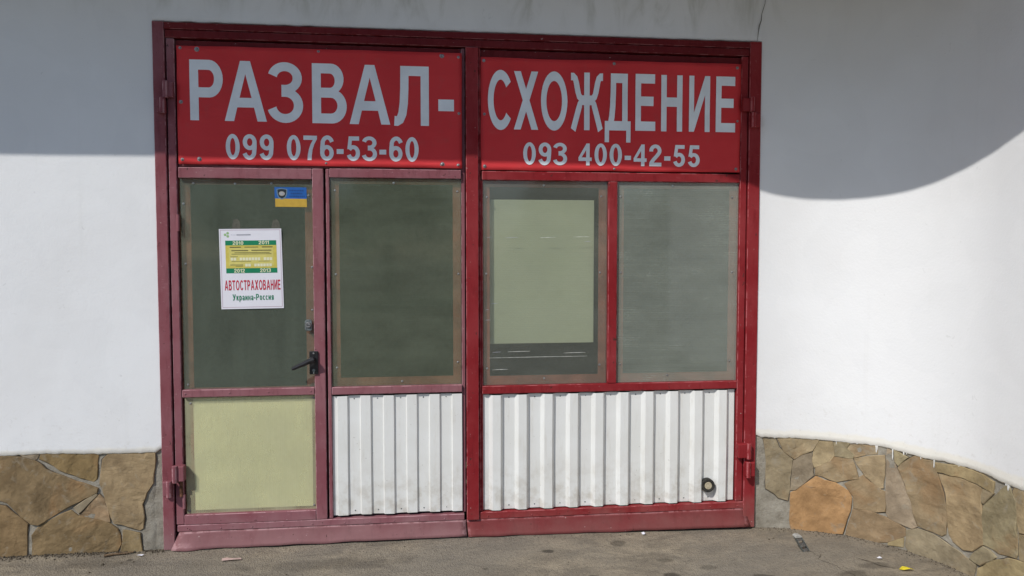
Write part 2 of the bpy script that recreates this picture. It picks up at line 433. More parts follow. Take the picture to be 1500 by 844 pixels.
def ribbon(mb, pts, widths, lift):
    for k in range(len(pts)-1):
        a, b = Vector(pts[k]), Vector(pts[k+1]); n = Vector((-(b-a).y, (b-a).x)).normalized()
        q = []
        for p, w, s in ((a, widths[k], -1), (a, widths[k], 1), (b, widths[k+1], 1), (b, widths[k+1], -1)):
            v = p + n*w*s*0.5; q.append((v.x, v.y, ground_z(v.x, v.y) + lift))
        mb.add(q, [(0, 1, 2, 3)])
ck = MB()
pts = [(3.565,-.385)]; ws = [.006]
for x, y in [(3.60,-.40),(3.592,-.44),(3.61,-.47),(3.575,-.50),(3.60,-.545),(3.63,-.60),(3.625,-.64),(3.66,-.70),(3.655,-.77),(3.69,-.85),(3.70,-1.0),(3.74,-1.2)]:
    pts.append((x, y)); ws.append(random.uniform(.0008, .0055))
ribbon(ck, pts, ws, 0.003)
pts = [(3.80,-.50),(3.83,-.545),(3.845,-.56),(3.87,-.61),(3.90,-.635),(3.96,-.66)]
ribbon(ck, pts, [.001,.008,.003,.007,.004,.001], 0.003)
ck.build('crack', CRACK, gr)

# ------------------------------------------------------------------ the building
bld = thing('garage_building', 'white plastered building wall with brown stone plinth, curving forward at the right', 'building', (1.7, 0, 0))
ZB = [(-6, .585), (-.849, .582), (-.739, .585), (-.643, .588), (-.341, .578), (-.045, .577), (0, .60), (3.43, .575), (3.457, .562), (3.559, .556), (3.808, .557), (4.028, .557), (4.131, .563), (4.17, .562), (4.296, .549), (4.378, .545), (4.445, .547), (4.59, .556), (4.736, .556), (4.863, .547), (4.987, .547), (9, .55)]
def zb(s):
    for (a, za), (b, zb_) in zip(ZB, ZB[1:]):
        if a <= s <= b: z = za + (zb_-za)*(s-a)/(b-a); break
    return z + 0.004*noise.noise((s*11, 0, 3)) + 0.0045*noise.noise((s*37, 0, 8)) + 0.003*noise.noise((s*90, 0, 2))
pl = MB()
X0, X1, ZT = -0.006, 3.434, 2.928
def lip(s, z, k): return 0.012 + (0.003 + 0.003*noise.noise((s*9, 4, 4)) if k < 2 else 0) + 0.0015*noise.noise((s*3, z*3, 1))
def strip(s0, s1, zlow, step=0.012, nz=14):
    n = max(1, int((s1-s0)/step)); S = [s0 + (s1-s0)*i/n for i in range(n+1)]
    vv = []; rows = nz + 4
    for s in S:
        z0 = zlow(s)
        vv.append(W(s, z0 + 0.004, -0.03)); vv.append(W(s, z0, 0.008)); vv.append(W(s, z0 + 0.006, lip(s, z0, 0))); vv.append(W(s, z0 + 0.03, lip(s, z0, 1)))
        for k in range(1, nz + 1): 
            z = z0 + 0.03 + (3.5 - z0 - 0.03)*k/nz
            vv.append(W(s, z, lip(s, z, 2)))
    pl.add(vv, [(i*rows+k, (i+1)*rows+k, (i+1)*rows+k+1, i*rows+k+1) for i in range(n) for k in range(rows-1)])
strip(-6, X0, zb)
strip(X0, X1, lambda s: ZT + 0.004*noise.noise((s*14, 2, 5)))
strip(X1, 8.0, zb)
pl.build('plaster', PLASTER, bld, smooth=True, merge=True)
# reveals where the plaster meets the gate frame
rv = MB()
rv.box(-0.25, -0.008, 0.0, 0.12, -0.1, 2.93).box(3.436, 3.6, 0.02, 0.14, -0.1, 2.93).box(-0.25, 3.6, 0.035, 0.12, 2.93, 3.5)
rv.build('reveal', MORTAR, bld)

# plinth: a mortar bed that follows the wall, with each stone set into it
pb = MB()
def mort(s, z): return 0.003 + 0.004*noise.noise((s*9, z*9, 2)) + 0.004*noise.noise((s*25, z*25, 6)) - (0.014 if -0.045 < s < 0 else 0)
def bed(s0, s1):
    n = max(2, int((s1-s0)/0.025)); nz = 24; vv = []
    for i in range(n+1):
        s = s0 + (s1-s0)*i/n
        for k in range(nz+1):
            z = -0.1 + 0.70*k/nz
            vv.append(W(s, z, mort(s, z)))
    pb.add(vv, [(i*(nz+1)+k, (i+1)*(nz+1)+k, (i+1)*(nz+1)+k+1, i*(nz+1)+k+1) for i in range(n) for k in range(nz)])
bed(-6, -0.007)
plinth_a = pb.build('plinth', MORTAR, bld, smooth=True)
pb = MB(); bed(3.435, 7.5)
plinth_b = pb.build('plinth', MORTAR, bld, smooth=True)
STONES = [
    [(-0.849,0.582),(-0.744,0.576),(-0.665,0.55),(-0.581,0.484),(-0.506,0.453),(-0.349,0.387),(-0.353,0.367),(-0.484,0.304),(-0.66,0.197),(-0.695,0.204),(-0.774,0.278),(-0.817,0.324),(-0.916,0.366),(-0.941,0.486),(-0.909,0.56)],
    [(-0.739,0.585),(-0.643,0.59),(-0.659,0.563),(-0.67,0.558),(-0.729,0.578)],
    [(-0.633,0.59),(-0.341,0.576),(-0.353,0.442),(-0.369,0.426),(-0.51,0.481),(-0.6,0.539),(-0.644,0.562)],
    [(-0.319,0.546),(-0.293,0.574),(-0.045,0.573),(-0.059,0.409),(-0.093,0.355),(-0.119,0.289),(-0.11,0.216),(-0.117,0.155),(-0.133,0.145),(-0.159,0.157),(-0.267,0.19),(-0.281,0.224),(-0.314,0.341),(-0.336,0.414)],
    [(-0.34,0.354),(-0.305,0.308),(-0.29,0.199),(-0.364,0.211),(-0.45,0.242)],
    [(-0.475,0.287),(-0.355,0.36),(-0.35,0.352),(-0.45,0.253)],
    [(-0.491,0.272),(-0.456,0.237),(-0.293,0.191),(-0.252,0.156),(-0.238,0.116),(-0.233,0.072),(-0.255,0.034),(-0.431,0.02),(-0.696,0.015),(-0.697,0.138),(-0.666,0.18),(-0.599,0.221)],
    [(-0.221,0.149),(-0.133,0.128),(-0.125,0.027),(-0.23,0.016),(-0.236,0.033),(-0.225,0.082)],
    [(-0.927,0.334),(-0.823,0.307),(-0.779,0.262),(-0.716,0.204),(-0.726,0.018),(-0.947,0.013)],
    [(3.485,0.551),(3.559,0.55),(3.579,0.498),(3.66,0.426),(3.648,0.237),(3.637,0.173),(3.584,0.186),(3.561,0.21),(3.506,0.245),(3.507,0.401),(3.498,0.481)],
    [(3.571,0.55),(3.808,0.555),(3.773,0.489),(3.711,0.461),(3.671,0.429),(3.61,0.475)],
    [(3.667,0.426),(3.718,0.461),(3.769,0.477),(3.779,0.351),(3.783,0.339),(3.75,0.305),(3.678,0.243),(3.651,0.238)],
    [(3.783,0.502),(3.811,0.548),(3.883,0.551),(3.899,0.474),(3.871,0.436),(3.785,0.387),(3.774,0.422)],
    [(3.89,0.548),(3.979,0.554),(3.962,0.525),(4.005,0.488),(3.998,0.468),(3.899,0.47)],
    [(3.793,0.384),(3.871,0.432),(3.899,0.466),(3.998,0.46),(4.032,0.354),(3.969,0.335),(3.909,0.315),(3.793,0.344)],
    [(3.794,0.337),(3.844,0.314),(3.905,0.307),(3.981,0.267),(3.996,0.231),(3.99,0.152),(3.95,0.007),(3.843,-0.011),(3.659,-0.007),(3.651,0.053),(3.655,0.222),(3.681,0.235),(3.783,0.32)],
    [(3.977,0.548),(4.131,0.56),(4.132,0.515),(4.07,0.5),(4.007,0.475),(3.964,0.519)],
    [(4.004,0.467),(4.077,0.494),(4.171,0.514),(4.168,0.321),(4.15,0.317),(4.072,0.374)],
    [(3.957,0.308),(4.024,0.346),(4.058,0.379),(4.161,0.308),(4.179,0.304),(4.181,0.191),(4.125,0.174),(4.083,0.176),(4.009,0.173),(4.005,0.238)],
    [(4.006,0.168),(4.08,0.171),(4.189,0.155),(4.292,0.119),(4.29,0.077),(4.192,0.011),(4.101,-0.014),(3.967,0.004)],
    [(4.178,0.508),(4.184,0.558),(4.219,0.546),(4.228,0.473),(4.268,0.392),(4.313,0.292),(4.356,0.149),(4.331,0.13),(4.203,0.155),(4.189,0.177),(4.182,0.305)],
    [(4.222,0.554),(4.297,0.529),(4.245,0.469),(4.227,0.488)],
    [(4.246,0.458),(4.3,0.518),(4.335,0.545),(4.378,0.543),(4.38,0.533),(4.446,0.541),(4.455,0.485),(4.487,0.412),(4.506,0.344),(4.525,0.284),(4.52,0.16),(4.499,0.144),(4.448,0.148),(4.359,0.157),(4.317,0.293),(4.272,0.401)],
    [(4.452,0.534),(4.59,0.554),(4.736,0.548),(4.805,0.531),(4.802,0.477),(4.729,0.488),(4.618,0.498),(4.464,0.488)],
    [(4.468,0.476),(4.566,0.491),(4.724,0.479),(4.727,0.398),(4.739,0.333),(4.75,0.189),(4.685,0.133),(4.631,0.115),(4.564,0.135),(4.537,0.166),(4.529,0.285),(4.514,0.37)],
    [(4.734,0.474),(4.812,0.476),(4.746,0.401),(4.732,0.404)],
    [(4.747,0.389),(4.855,0.509),(4.9,0.549),(4.95,0.481),(4.953,0.387),(4.969,0.224),(4.961,0.206),(4.858,0.187),(4.754,0.191),(4.739,0.333)],
    [(4.947,0.553),(5.045,0.552),(5.097,0.537),(5.096,0.354),(4.987,0.341),(4.967,0.384),(4.954,0.475),(4.929,0.525)],
    [(4.974,0.329),(5.104,0.35),(5.11,0.218),(4.984,0.205)],
    [(4.296,0.109),(4.36,0.139),(4.448,0.135),(4.565,0.102),(4.706,0.066),(4.69,-0.008),(4.557,-0.064),(4.345,-0.035),(4.295,0.019)],
    [(4.686,0.117),(4.75,0.178),(4.799,0.178),(4.84,0.16),(4.735,0.078),(4.706,0.078),(4.668,0.086)],
    [(4.726,0.055),(4.811,0.129),(4.915,0.184),(5.05,0.214),(5.11,0.212),(5.09,0.075),(4.848,-0.053),(4.72,-0.058)],
    [(4.199,0.009),(4.287,0.065),(4.284,0.008),(4.2,-0.002)],
]
TAN = (0.33, 0.255, 0.155); OCH = (0.325, 0.238, 0.132); GRY = (0.305, 0.25, 0.165); BRN = (0.25, 0.175, 0.092); ORA = (0.375, 0.225, 0.108); PINK = (0.335, 0.252, 0.158)
SC = [BRN, GRY, BRN, OCH, TAN, GRY, BRN, OCH, BRN, GRY, TAN, GRY, TAN, GRY, TAN, ORA, TAN, TAN, PINK, OCH, GRY, GRY, TAN, TAN, PINK, GRY, GRY, TAN, TAN, GRY, GRY, TAN, TAN]
def inside(poly, x, y):
    c = False
    for i in range(len(poly)):
        (x1, y1), (x2, y2) = poly[i], poly[i-1]
        if (y1 > y) != (y2 > y) and x < (x2-x1)*(y-y1)/(y2-y1) + x1: c = not c
    return c
def stone(poly, col, seed):
    rnd = random.Random(seed)
    # outline resampled with a broken edge
    out = []
    for i in range(len(poly)):
        a, b = Vector(poly[i]), Vector(poly[(i+1) % len(poly)])
        n = max(1, int((b-a).length/0.035))
        for k in range(n):
            p = a.lerp(b, k/n)
            out.append(p + (Vector((rnd.uniform(-1, 1), rnd.uniform(-1, 1)))*0.003 if k else Vector((0, 0))))
    area = sum(out[i-1].x*out[i].y - out[i].x*out[i-1].y for i in range(len(out)))
    if area < 0: out.reverse()
    n = len(out)
    grow = []
    for i in range(n):
        e = out[(i+1) % n] - out[i-1]
        grow.append(out[i] - Vector((-e.y, e.x)).normalized()*(0.0036 + 0.003*noise.noise((out[i].x*20, out[i].y*20, seed))))
    out = grow; c = sum(out, Vector((0, 0)))/n
    if not inside([tuple(p) for p in out], c.x, c.y): c = out[0].lerp(out[n//2], 0.5)
    tilt = Vector((rnd.uniform(-1, 1), rnd.uniform(-1, 1)))*0.012
    lift = rnd.uniform(0.0075, 0.012)
    def d(p, k): return lift + (p-c).dot(tilt) + 0.003*noise.noise((p.x*7+seed, p.y*7, 0)) + 0.0025*noise.noise((p.x*19, p.y*19+seed, 3)) + k
    def inset(t):
        r = []
        for i in range(n):
            e = (out[(i+1) % n] - out[i-1]); nn = Vector((-e.y, e.x)).normalized()
            r.append(out[i] + nn*t)
        return r
    ang = rnd.uniform(0, 3.14); ca, sa = math.cos(ang), math.sin(ang)
    def face(p):
        q = ((p.x*ca + p.y*sa)*1.6, (-p.x*sa + p.y*ca)*4.2, seed*1.7)
        t_ = noise.noise((q[0]*3, q[1]*3, q[2]))*2.4
        fl = math.floor(t_); fr_ = t_ - fl
        return d(p, 0.0) + 0.0030*(fl + min(1, fr_*6)) + 0.0012*noise.noise((p.x*60, p.y*60, seed))
    ins = inset(0.0028 + rnd.uniform(0, .0012))
    P2 = [Vector((p.x, p.y)) for p in ins]; pl_ = [tuple(p) for p in ins]
    xs_ = [p.x for p in ins]; zs_ = [p.y for p in ins]; g_ = 0.017
    small = [(c[0] + (p[0]-c[0])*.93, c[1] + (p[1]-c[1])*.93) for p in pl_]
    x_ = min(xs_) + g_/2
    while x_ < max(xs_):
        z_ = min(zs_) + g_/2
        while z_ < max(zs_):
            px_, pz_ = x_ + rnd.uniform(-.35, .35)*g_, z_ + rnd.uniform(-.35, .35)*g_
            if inside(pl_, px_, pz_) and min((Vector((px_, pz_))-q).length for q in P2) > .006: P2.append(Vector((px_, pz_)))
            z_ += g_
        x_ += g_
    vo, eo, fo = delaunay_2d_cdt(P2, [(i, (i+1) % n) for i in range(n)], [list(range(n))], 1, 1e-5)[:3]
    mb = MB()
    side = [W(p.x, p.y, -0.015) for p in out] + [W(p.x, p.y, face(p) - 0.0035) for p in out] + [W(p.x, p.y, face(p)) for p in ins]
    F = []
    for k in range(2):
        F += [(k*n+i, k*n+(i+1) % n, (k+1)*n+(i+1) % n, (k+1)*n+i) for i in range(n)]
    mb.add(side, F)
    mb.add([W(p.x, p.y, face(p)) for p in vo], fo)
    o = mb.build('stone', STONE, plinth_a if poly[0][0] < 1 else plinth_b, merge=True)
    # open joints: runs of dark gap beside the stone
    i = rnd.randrange(n); left = n
    while left > 0:
        run = rnd.randint(3, 9)
        if rnd.random() < 0.42:
            g_ = MB(); ids = [(i+k) % n for k in range(run+1)]; vv2 = []
            for k, j in enumerate(ids):
                e = out[(j+1) % n] - out[j-1]; nn = Vector((e.y, -e.x)).normalized()
                wd = rnd.uniform(.002, .0055) if 0 < k < run else .0006
                for t_ in (0.0, wd):
                    pnt = out[j] + nn*t_
                    vv2.append(W(pnt.x, pnt.y, mort(pnt.x, pnt.y) + .0025))
            g_.add(vv2, [(2*k, 2*k+1, 2*k+3, 2*k+2) for k in range(run)])
            g_.build('joint_gap', CRACK, plinth_a if poly[0][0] < 1 else plinth_b)
        i += run; left -= run
    j = rnd.uniform(0.88, 1.1)
    o.color = (col[0]*j, col[1]*j*rnd.uniform(.97, 1.03), col[2]*j*rnd.uniform(.92, 1.08), 1)
    return o
for i, p in enumerate(STONES): stone(p, SC[i % len(SC)], i*3 + 1)
# the plinth goes on past the picture's left edge
for i, k in enumerate((0, 2, 3, 6, 8)):
    stone([(-1.92 - x, z) for x, z in STONES[k]], (BRN, TAN, OCH, BRN, GRY)[i], 200 + i)

# white paint that ran down over the stones
for s, L, w in ((3.905, .030, .004), (4.125, .050, .007), (4.132, .034, .004), (4.215, .072, .006), (4.275, .040, .006), (4.291, .018, .004), (4.37, .022, .004), (4.445, .055, .006), (4.59, .014, .014), (4.905, .040, .013), (4.89, .02, .008), (3.55, .012, .010), (3.72, .010, .014), (4.02, .012, .010)):
    z0 = zb(s) + 0.012; m = MB()
    outl = [(s-w*.9, z0), (s-w*.45, z0-L*.35), (s-w*.35, z0-L*.8), (s, z0-L), (s+w*.4, z0-L*.8), (s+w*.5, z0-L*.3), (s+w, z0)]
    m.prism([(a + 0.0018*noise.noise((a*90, q*60, 3)), q) for a, q in outl], 0.002, 0.0128, lambda a, b, dd: W(a, b, dd))
    m.build('paint_run', WHITEP, bld)
# hairline crack above the gate's upper right corner
cm = MB()
cp = [(3.449, 3.20), (3.447, 3.15), (3.436, 3.115), (3.428, 3.09), (3.425, 3.05), (3.414, 3.02), (3.409, 2.99), (3.406, 2.96), (3.402, 2.93)]
cw = [.003, .003, .004, .003, .006, .008, .005, .003, .002]
for k in range(len(cp)-1):
    (x0, z0), (x1, z1) = cp[k], cp[k+1]
    cm.add([W(x0-cw[k]/2, z0, .0178), W(x0+cw[k]/2, z0, .0178), W(x1+cw[k+1]/2, z1, .0178), W(x1-cw[k+1]/2, z1, .0178)], [(0, 1, 2, 3)])
cm.build('crack', HAIR, bld)

# roof eave whose edge throws the shadow: straight along the gate, sweeping forward with the wall
EAVE = [(-7, -0.997), (-1.781, -0.997), (-1.0, -0.995), (0.73, -0.994), (1.564, -0.999), (1.805, -1.004), (2.001, -1.019), (2.18, -1.049), (2.272, -1.08), (2.342, -1.113), (2.498, -1.179), (2.648, -1.255), (2.783, -1.343), (2.868, -1.409), (2.953, -1.483), (3.043, -1.569), (3.165, -1.697), (3.242, -1.8), (3.291, -1.893), (3.332, -1.988), (3.37, -2.113), (3.41, -2.363), (3.42, -2.713), (3.42, -5.013)]
ev = MB()
back = [(5.2, -5.0), (5.2, 3.4), (-7, 3.4)]
ev.prism(EAVE + back, 3.50, 3.62, lambda a, b, dd: (a, b, dd))
ev.build('roof_eave', SOFFIT, bld)
rm = MB().box(-1.5, 5.0, 0.13, 3.2, -0.02, 3.49)
room = rm.build('workshop_interior', DARKHOLE, bld)
bm = bmesh.new(); bm.from_mesh(room.data)
fr = [f for f in bm.faces if f.normal.y < -0.5]
bmesh.ops.delete(bm, geom=fr, context='FACES'); bm.to_mesh(room.data); bm.free()

# ------------------------------------------------------------------ gate: fixed frame
def bar(parent, name, mat, x0, x1, z0, z1, yf, yb=0.03, bevel=0.003):
    return MB().box(x0, x1, yf, yb, z0, z1).build(name, mat, parent, bevel=bevel)
frame = thing('gate_surround', 'dark red steel surround fixed around the pair of gate leaves', 'gate surround', (1.72, 0, 0))
bar(frame, 'post', FRAMEP, -0.006, 0.054, 0.03, 2.925, -0.024, 0.07)
bar(frame, 'post', RED, 3.358, 3.430, 0.01, 2.925, -0.024, 0.07)
bar(frame, 'top_beam', TOP_SHADEP, 0.056, 3.356, 2.886, 2.922, -0.026, 0.07)
bar(frame, 'stop_bar', TOP_SHADEP, 0.056, 3.356, 2.842, 2.884, -0.016, 0.07)
bar(frame, 'sill', RUST, 0.056, 3.356, 0.0, 0.10, 0.02, 0.07)

SCREWS = {}
def screw(parent, x, y, z, r=0.006, mat=None):
    """a domed screw head with its washer, facing the viewer"""
    mat = mat or STEEL
    if mat.name not in SCREWS:
        m = MB()
        m.revolve((0, 0, 0), (0, -1, 0), [(1.0, 0), (1.0, .18), (.62, .22), (.55, .55), (.28, .72), (.001, .75)], 12)
        o = m.build('screw', mat, parent, origin=Vector((0, 0, 0)))
        o.location = Vector((x, y, z)) - ORIGIN[parent.name]; ORIGIN[o.name] = Vector((x, y, z))
        SCREWS[mat.name] = o
    else:
        o = copy_part(SCREWS[mat.name], parent, (x, y, z))
    o.scale = (r, r, r)
    return o

def pane(parent, x0, x1, z0, z1, mat, screws, label=None):
    o = MB().box(x0, x1, -0.014, -0.007, z0, z1).build('pane', mat, parent)
    if label: o['label'] = label
    for x, z in screws: screw(o, x, -0.014, z, 0.0065)
    return o

def flange(parent, mat, x0, x1, z0, z1, w=0.05, wb=0.04, wt=0.035):
    """the angle-iron lip that shows through the edge of a pane"""
    m = MB()
    m.box(x0, x0+w, 0.006, 0.012, z0, z1).box(x1-w, x1, 0.006, 0.012, z0, z1)
    m.box(x0+w, x1-w, 0.006, 0.012, z0, z0+wb).box(x0+w, x1-w, 0.006, 0.012, z1-wt, z1)
    return m.build('pane_flange', LIPWOOD, parent)

def corrugated(parent, x0, x1, z0, z1, first, pitch, ls, crest, rs, valley_y, crest_y, label):
    xs_ = [(x0, valley_y)]; x = first
    while x + ls + crest < x1 + 0.004:
        xs_ += [(x, valley_y), (x+ls, crest_y), (x+ls+crest, crest_y)]
        if x + ls + crest + rs < x1: xs_.append((x+ls+crest+rs, valley_y))
        x += pitch
    if xs_[-1][1] == valley_y: xs_.append((x1, valley_y))
    nz = 10; vv = []
    for k in range(nz+1):
        z = z0 + (z1-z0)*k/nz
        for (px, py) in xs_: vv.append((px + 0.0012*noise.noise((px*5, z*3, 0)), py + 0.0015*noise.noise((px*4, z*4, 7)), z + (0.003*noise.noise((px*6, 1, 2)) if k in (0, nz) else 0)))
    n = len(xs_)
    m = MB().add(vv, [(k*n+i, k*n+i+1, (k+1)*n+i+1, (k+1)*n+i) for k in range(nz) for i in range(n-1)])
    o = m.build('corrugated_panel', SHEET, parent)
    o['label'] = label
    md = o.modifiers.new('thickness', 'SOLIDIFY'); md.thickness = 0.0012; md.offset = 0
    x = first - (pitch-ls-crest-rs)/2
    while x < x1 - 0.01:
        if x > x0 + 0.004:
            screw(o, x, valley_y, z0 + 0.022, 0.0042, DULL); screw(o, x, valley_y, z1 - 0.018, 0.0042, DULL)
        x += pitch
    return o

def flap(parent, mat, tl, tr, bl, br, label, fold=False):
    """the rubbery strip along the bottom of a leaf"""
    nx, nz = 40, 6; vv = []
    for j in range(nz+1):
        v = j/nz
        for i in range(nx+1):
            u = i/nx
            a = Vector(tl).lerp(Vector(tr), u); b = Vector(bl).lerp(Vector(br), u)
            p = a.lerp(b, v)
            y = -0.031 - 0.026*v**1.4 - 0.004*noise.noise((u*7, v*2, 3)) - 0.006*v*noise.noise((u*14, 0, 9))
            if fold and u < 0.1: y -= 0.022*math.sin((0.1-u)/0.1*math.pi)*v
            z = p.y + 0.004*v*noise.noise((u*11, 5, 1)) + 0.002*v*noise.noise((u*40, 5, 1))
            vv.append((p.x, y, z))
    m = MB().add(vv, [(j*(nx+1)+i, (j+1)*(nx+1)+i, (j+1)*(nx+1)+i+1, j*(nx+1)+i+1) for j in range(nz) for i in range(nx)])
    o = m.build('bottom_flap', mat, parent, smooth=True)
    md = o.modifiers.new('thickness', 'SOLIDIFY'); md.thickness = 0.004
    o['label'] = label
    return o

def hinge(parent, mat, x0, x1, z0, z1, yf, side):
    """welded knuckle: a bent plate with a round barrel along one side"""
    m = MB().box(x0, x1, yf, -0.022, z0, z1)
    o = m.build('hinge', mat, parent, bevel=0.006, seg=2)
    xb = x1 - 0.012 if side > 0 else x0 + 0.012
    MB().cyl((xb, yf - 0.001, z0 - 0.004), (0, 0, 1), 0.014, 0.014, z1 - z0 + 0.008, 16).build('barrel', mat, o, bevel=0.002)
    return o

# ------------------------------------------------------------------ left leaf
lf = thing('gate_leaf', 'faded pinkish red left gate leaf holding the small door and one narrow window', 'gate leaf', (0.87, 0, 0.03))
bar(lf, 'stile', FADED, 0.062, 0.103, 0.168, 2.838, -0.030)
bar(lf, 'stile', FADED, 1.653, 1.674, 0.168, 2.838, -0.012)
bar(lf, 'top_rail', TOP_SHADEP, 0.105, 1.651, 2.792, 2.836, -0.008)
bar(lf, 'transom', FADED, 0.105, 1.651, 2.153, 2.175, -0.004)
bar(lf, 'jamb', FADED, 0.896, 0.915, 0.168, 2.148, -0.027)
bar(lf, 'rail', FADED, 0.917, 1.651, 2.101, 2.151, -0.031)
bar(lf, 'rail', FADED, 0.917, 1.653, 0.878, 0.921, -0.031)
br_ = bar(lf, 'bottom_rail', FADED, 0.068, 1.664, 0.129, 0.165, -0.036)
for x in (.13, .30, .47, .64, .80, .98, 1.12, 1.26, 1.40, 1.55): screw(br_, x, -0.036, 0.143, 0.0055, FADED)
pane(lf, 0.917, 1.651, 0.923, 2.099, PANE_B, [(.945, 2.03), (1.27, 2.075), (1.63, 2.03), (.945, 1.56), (1.635, 1.56), (.945, 1.03), (1.63, 1.05), (1.31, .945)], 'dark olive ribbed plastic pane beside the door')
flange(lf, FADED, 0.919, 1.649, 0.923, 2.099, 0.045, 0.045, 0.03)
corrugated(lf, 0.916, 1.651, 0.180, 0.868, 0.940, 0.1305, 0.006, 0.054, 0.008, -0.010, -0.022, 'white corrugated steel sheet with six ribs, slightly grubby')
flap(lf, FLAP_F, (.078, .128), (1.672, .128), (.036, .034), (1.676, .040), 'dusty pinkish strip sagging to the ground, folded at its left end', True)
hinge(lf, FADED, 0.050, 0.100, 2.518, 2.601, -0.058, -1)
hinge(frame, FRAMEP, 0.020, 0.062, 2.433, 2.510, -0.056, 1)
hinge(lf, FADED, 0.058, 0.118, 0.420, 0.507, -0.068, -1)
hinge(frame, FADED, 0.004, 0.052, 0.341, 0.424, -0.056, 1)
MB().cyl((0.094, -0.040, 0.330), (0, 0, 1), 0.009, 0.009, 0.10, 12).build('hinge_pin', RUST, lf)

# ------------------------------------------------------------------ small door in the left leaf
dr = thing('wicket_door', 'small door in the left gate leaf with cream lower panel and black handle', 'door', (0.49, 0, 0.16))
bar(dr, 'stile', RUST, 0.105, 0.112, 0.168, 2.146, -0.010)
bar(dr, 'stile', FADED, 0.824, 0.884, 0.168, 2.148, -0.037)
bar(dr, 'rail', FADED, 0.113, 0.822, 2.089, 2.147, -0.037)
rl = bar(dr, 'rail', FADED, 0.108, 0.822, 0.882, 0.924, -0.037)
for x in (.125, .36, .57, .80): screw(rl, x, -0.037, .903, 0.006, FADED)
bar(dr, 'rail', FADED, 0.106, 0.822, 0.167, 0.222, -0.037)
pane(dr, 0.114, 0.823, 0.925, 2.088, PANE_DOOR, [(.185, 2.062), (.405, 2.062), (.60, 2.065), (.13, 1.95), (.135, 1.62), (.135, .95), (.80, 2.0), (.815, 1.60), (.815, 1.02), (.813, 1.36)], 'dark green plastic pane of the small door')
flange(dr, FADED, 0.116, 0.821, 0.925, 2.088, 0.045, 0.002, 0.03)
pane(dr, 0.114, 0.823, 0.223, 0.881, PANE_LOW, [(.145, .845), (.815, .86), (.13, .24), (.81, .245)], 'cream lower plastic pane of the small door')
flange(dr, FADED, 0.116, 0.821, 0.223, 0.881, 0.040, 0.012, 0.005)
MB().box(0.157, 0.803, -0.004, 0.004, 0.238, 0.872).build('insulation_board', BOARD, dr)
for z0, z1 in ((1.80, 1.89), (.26, .34)):
    MB().cyl((0.106, -0.034, z0), (0, 0, 1), 0.008, 0.008, z1-z0, 12).build('hinge', FADED, dr)
for x, z, w_, h_ in ((.408, 1.836, .026, .034), (.620, 1.838, .026, .030)):
    MB().prism([(x-w_, z-h_), (x+w_*.9, z-h_*.9), (x+w_*.7, z+h_*.5), (x+w_*.2, z+h_), (x-w_*.6, z+h_*.8)], -0.0144, -0.0142, lambda a, q, dd: (a, dd, q)).build('tape_mark', TAPE, dr)
# handle
hp = MB().box(.797, .845, -0.048, -0.037, .999, 1.13).build('handle_plate', BLACK, dr, bevel=0.004, seg=2)
lv = MB()
lv.cyl((.820, -0.046, 1.085), (0, -1, 0), 0.013, 0.011, 0.036, 16)
def lever_pts():
    P = [(.828, 1.088, .015), (.800, 1.079, .014), (.775, 1.066, .0125), (.748, 1.055, .0115), (.722, 1.043, .0105), (.707, 1.036, .007)]
    return P
vv = []; P = lever_pts()
for x, z, r in P:
    for k in range(8):
        t = 2*math.pi*k/8; vv.append((x - 0.35*r*math.sin(t), -0.082 + 0.7*r*math.cos(t), z + r*math.sin(t)))
lv.add(vv, [(i*8+k, i*8+(k+1) % 8, (i+1)*8+(k+1) % 8, (i+1)*8+k) for i in range(len(P)-1) for k in range(8)] + [tuple(range(8)), tuple(range(len(vv)-8, len(vv)))])
lv.build('lever', BLACK, hp, smooth=False)
MB().cyl((.821, -0.047, 1.022), (0, -1, 0), 0.009, 0.008, 0.004, 14).build('key_cylinder', DULL, hp)
screw(hp, .821, -0.048, 1.118, 0.005); screw(hp, .821, -0.048, 1.008, 0.005)
lk = MB().prism([(.772,1.250),(.780,1.243),(.803,1.243),(.812,1.250),(.812,1.298),(.803,1.306),(.780,1.306),(.772,1.298)], -0.014, -0.030, lambda a, b, d: (a, d, b)).build('lock', DULL, dr, bevel=0.002)
MB().cyl((.792, -0.030, 1.276), (0, -1, 0), 0.017, 0.013, 0.008, 18).build('key_cylinder', STEEL, lk)
MB().box(.784, .800, -0.0395, -0.0375, 1.2745, 1.2775).build('keyhole', BLACK, lk)

# ------------------------------------------------------------------ right leaf
rt = thing('gate_leaf', 'bright red right gate leaf with two plastic windows above a wide corrugated panel', 'gate leaf', (2.53, 0, 0.03))
bar(rt, 'cover_strip', RED, 1.678, 1.749, 0.130, 2.838, -0.048, -0.024)
bar(rt, 'stile', RED, 1.752, 1.761, 0.172, 2.838, -0.028)
bar(rt, 'stile', RED, 1.7615, 1.7745, 0.172, 2.095, -0.023)
bar(rt, 'stile', RED, 3.311, 3.352, 0.172, 2.838, -0.030)
bar(rt, 'top_rail', TOP_SHADEP, 1.763, 3.309, 2.788, 2.836, -0.008)
bar(rt, 'rail', RED, 1.770, 3.309, 2.097, 2.147, -0.032)
bar(rt, 'rail', RED, 1.770, 3.309, 0.863, 0.909, -0.032)
bar(rt, 'mullion', RED, 2.510, 2.563, 0.911, 2.095, -0.034)
br_ = bar(rt, 'bottom_rail', RED, 1.751, 3.366, 0.129, 0.169, -0.036)
for x in (1.80, 1.92, 2.06, 2.22, 2.40, 2.58, 2.76, 2.95, 3.15, 3.32): screw(br_, x, -0.036, 0.145, 0.0055, RED)
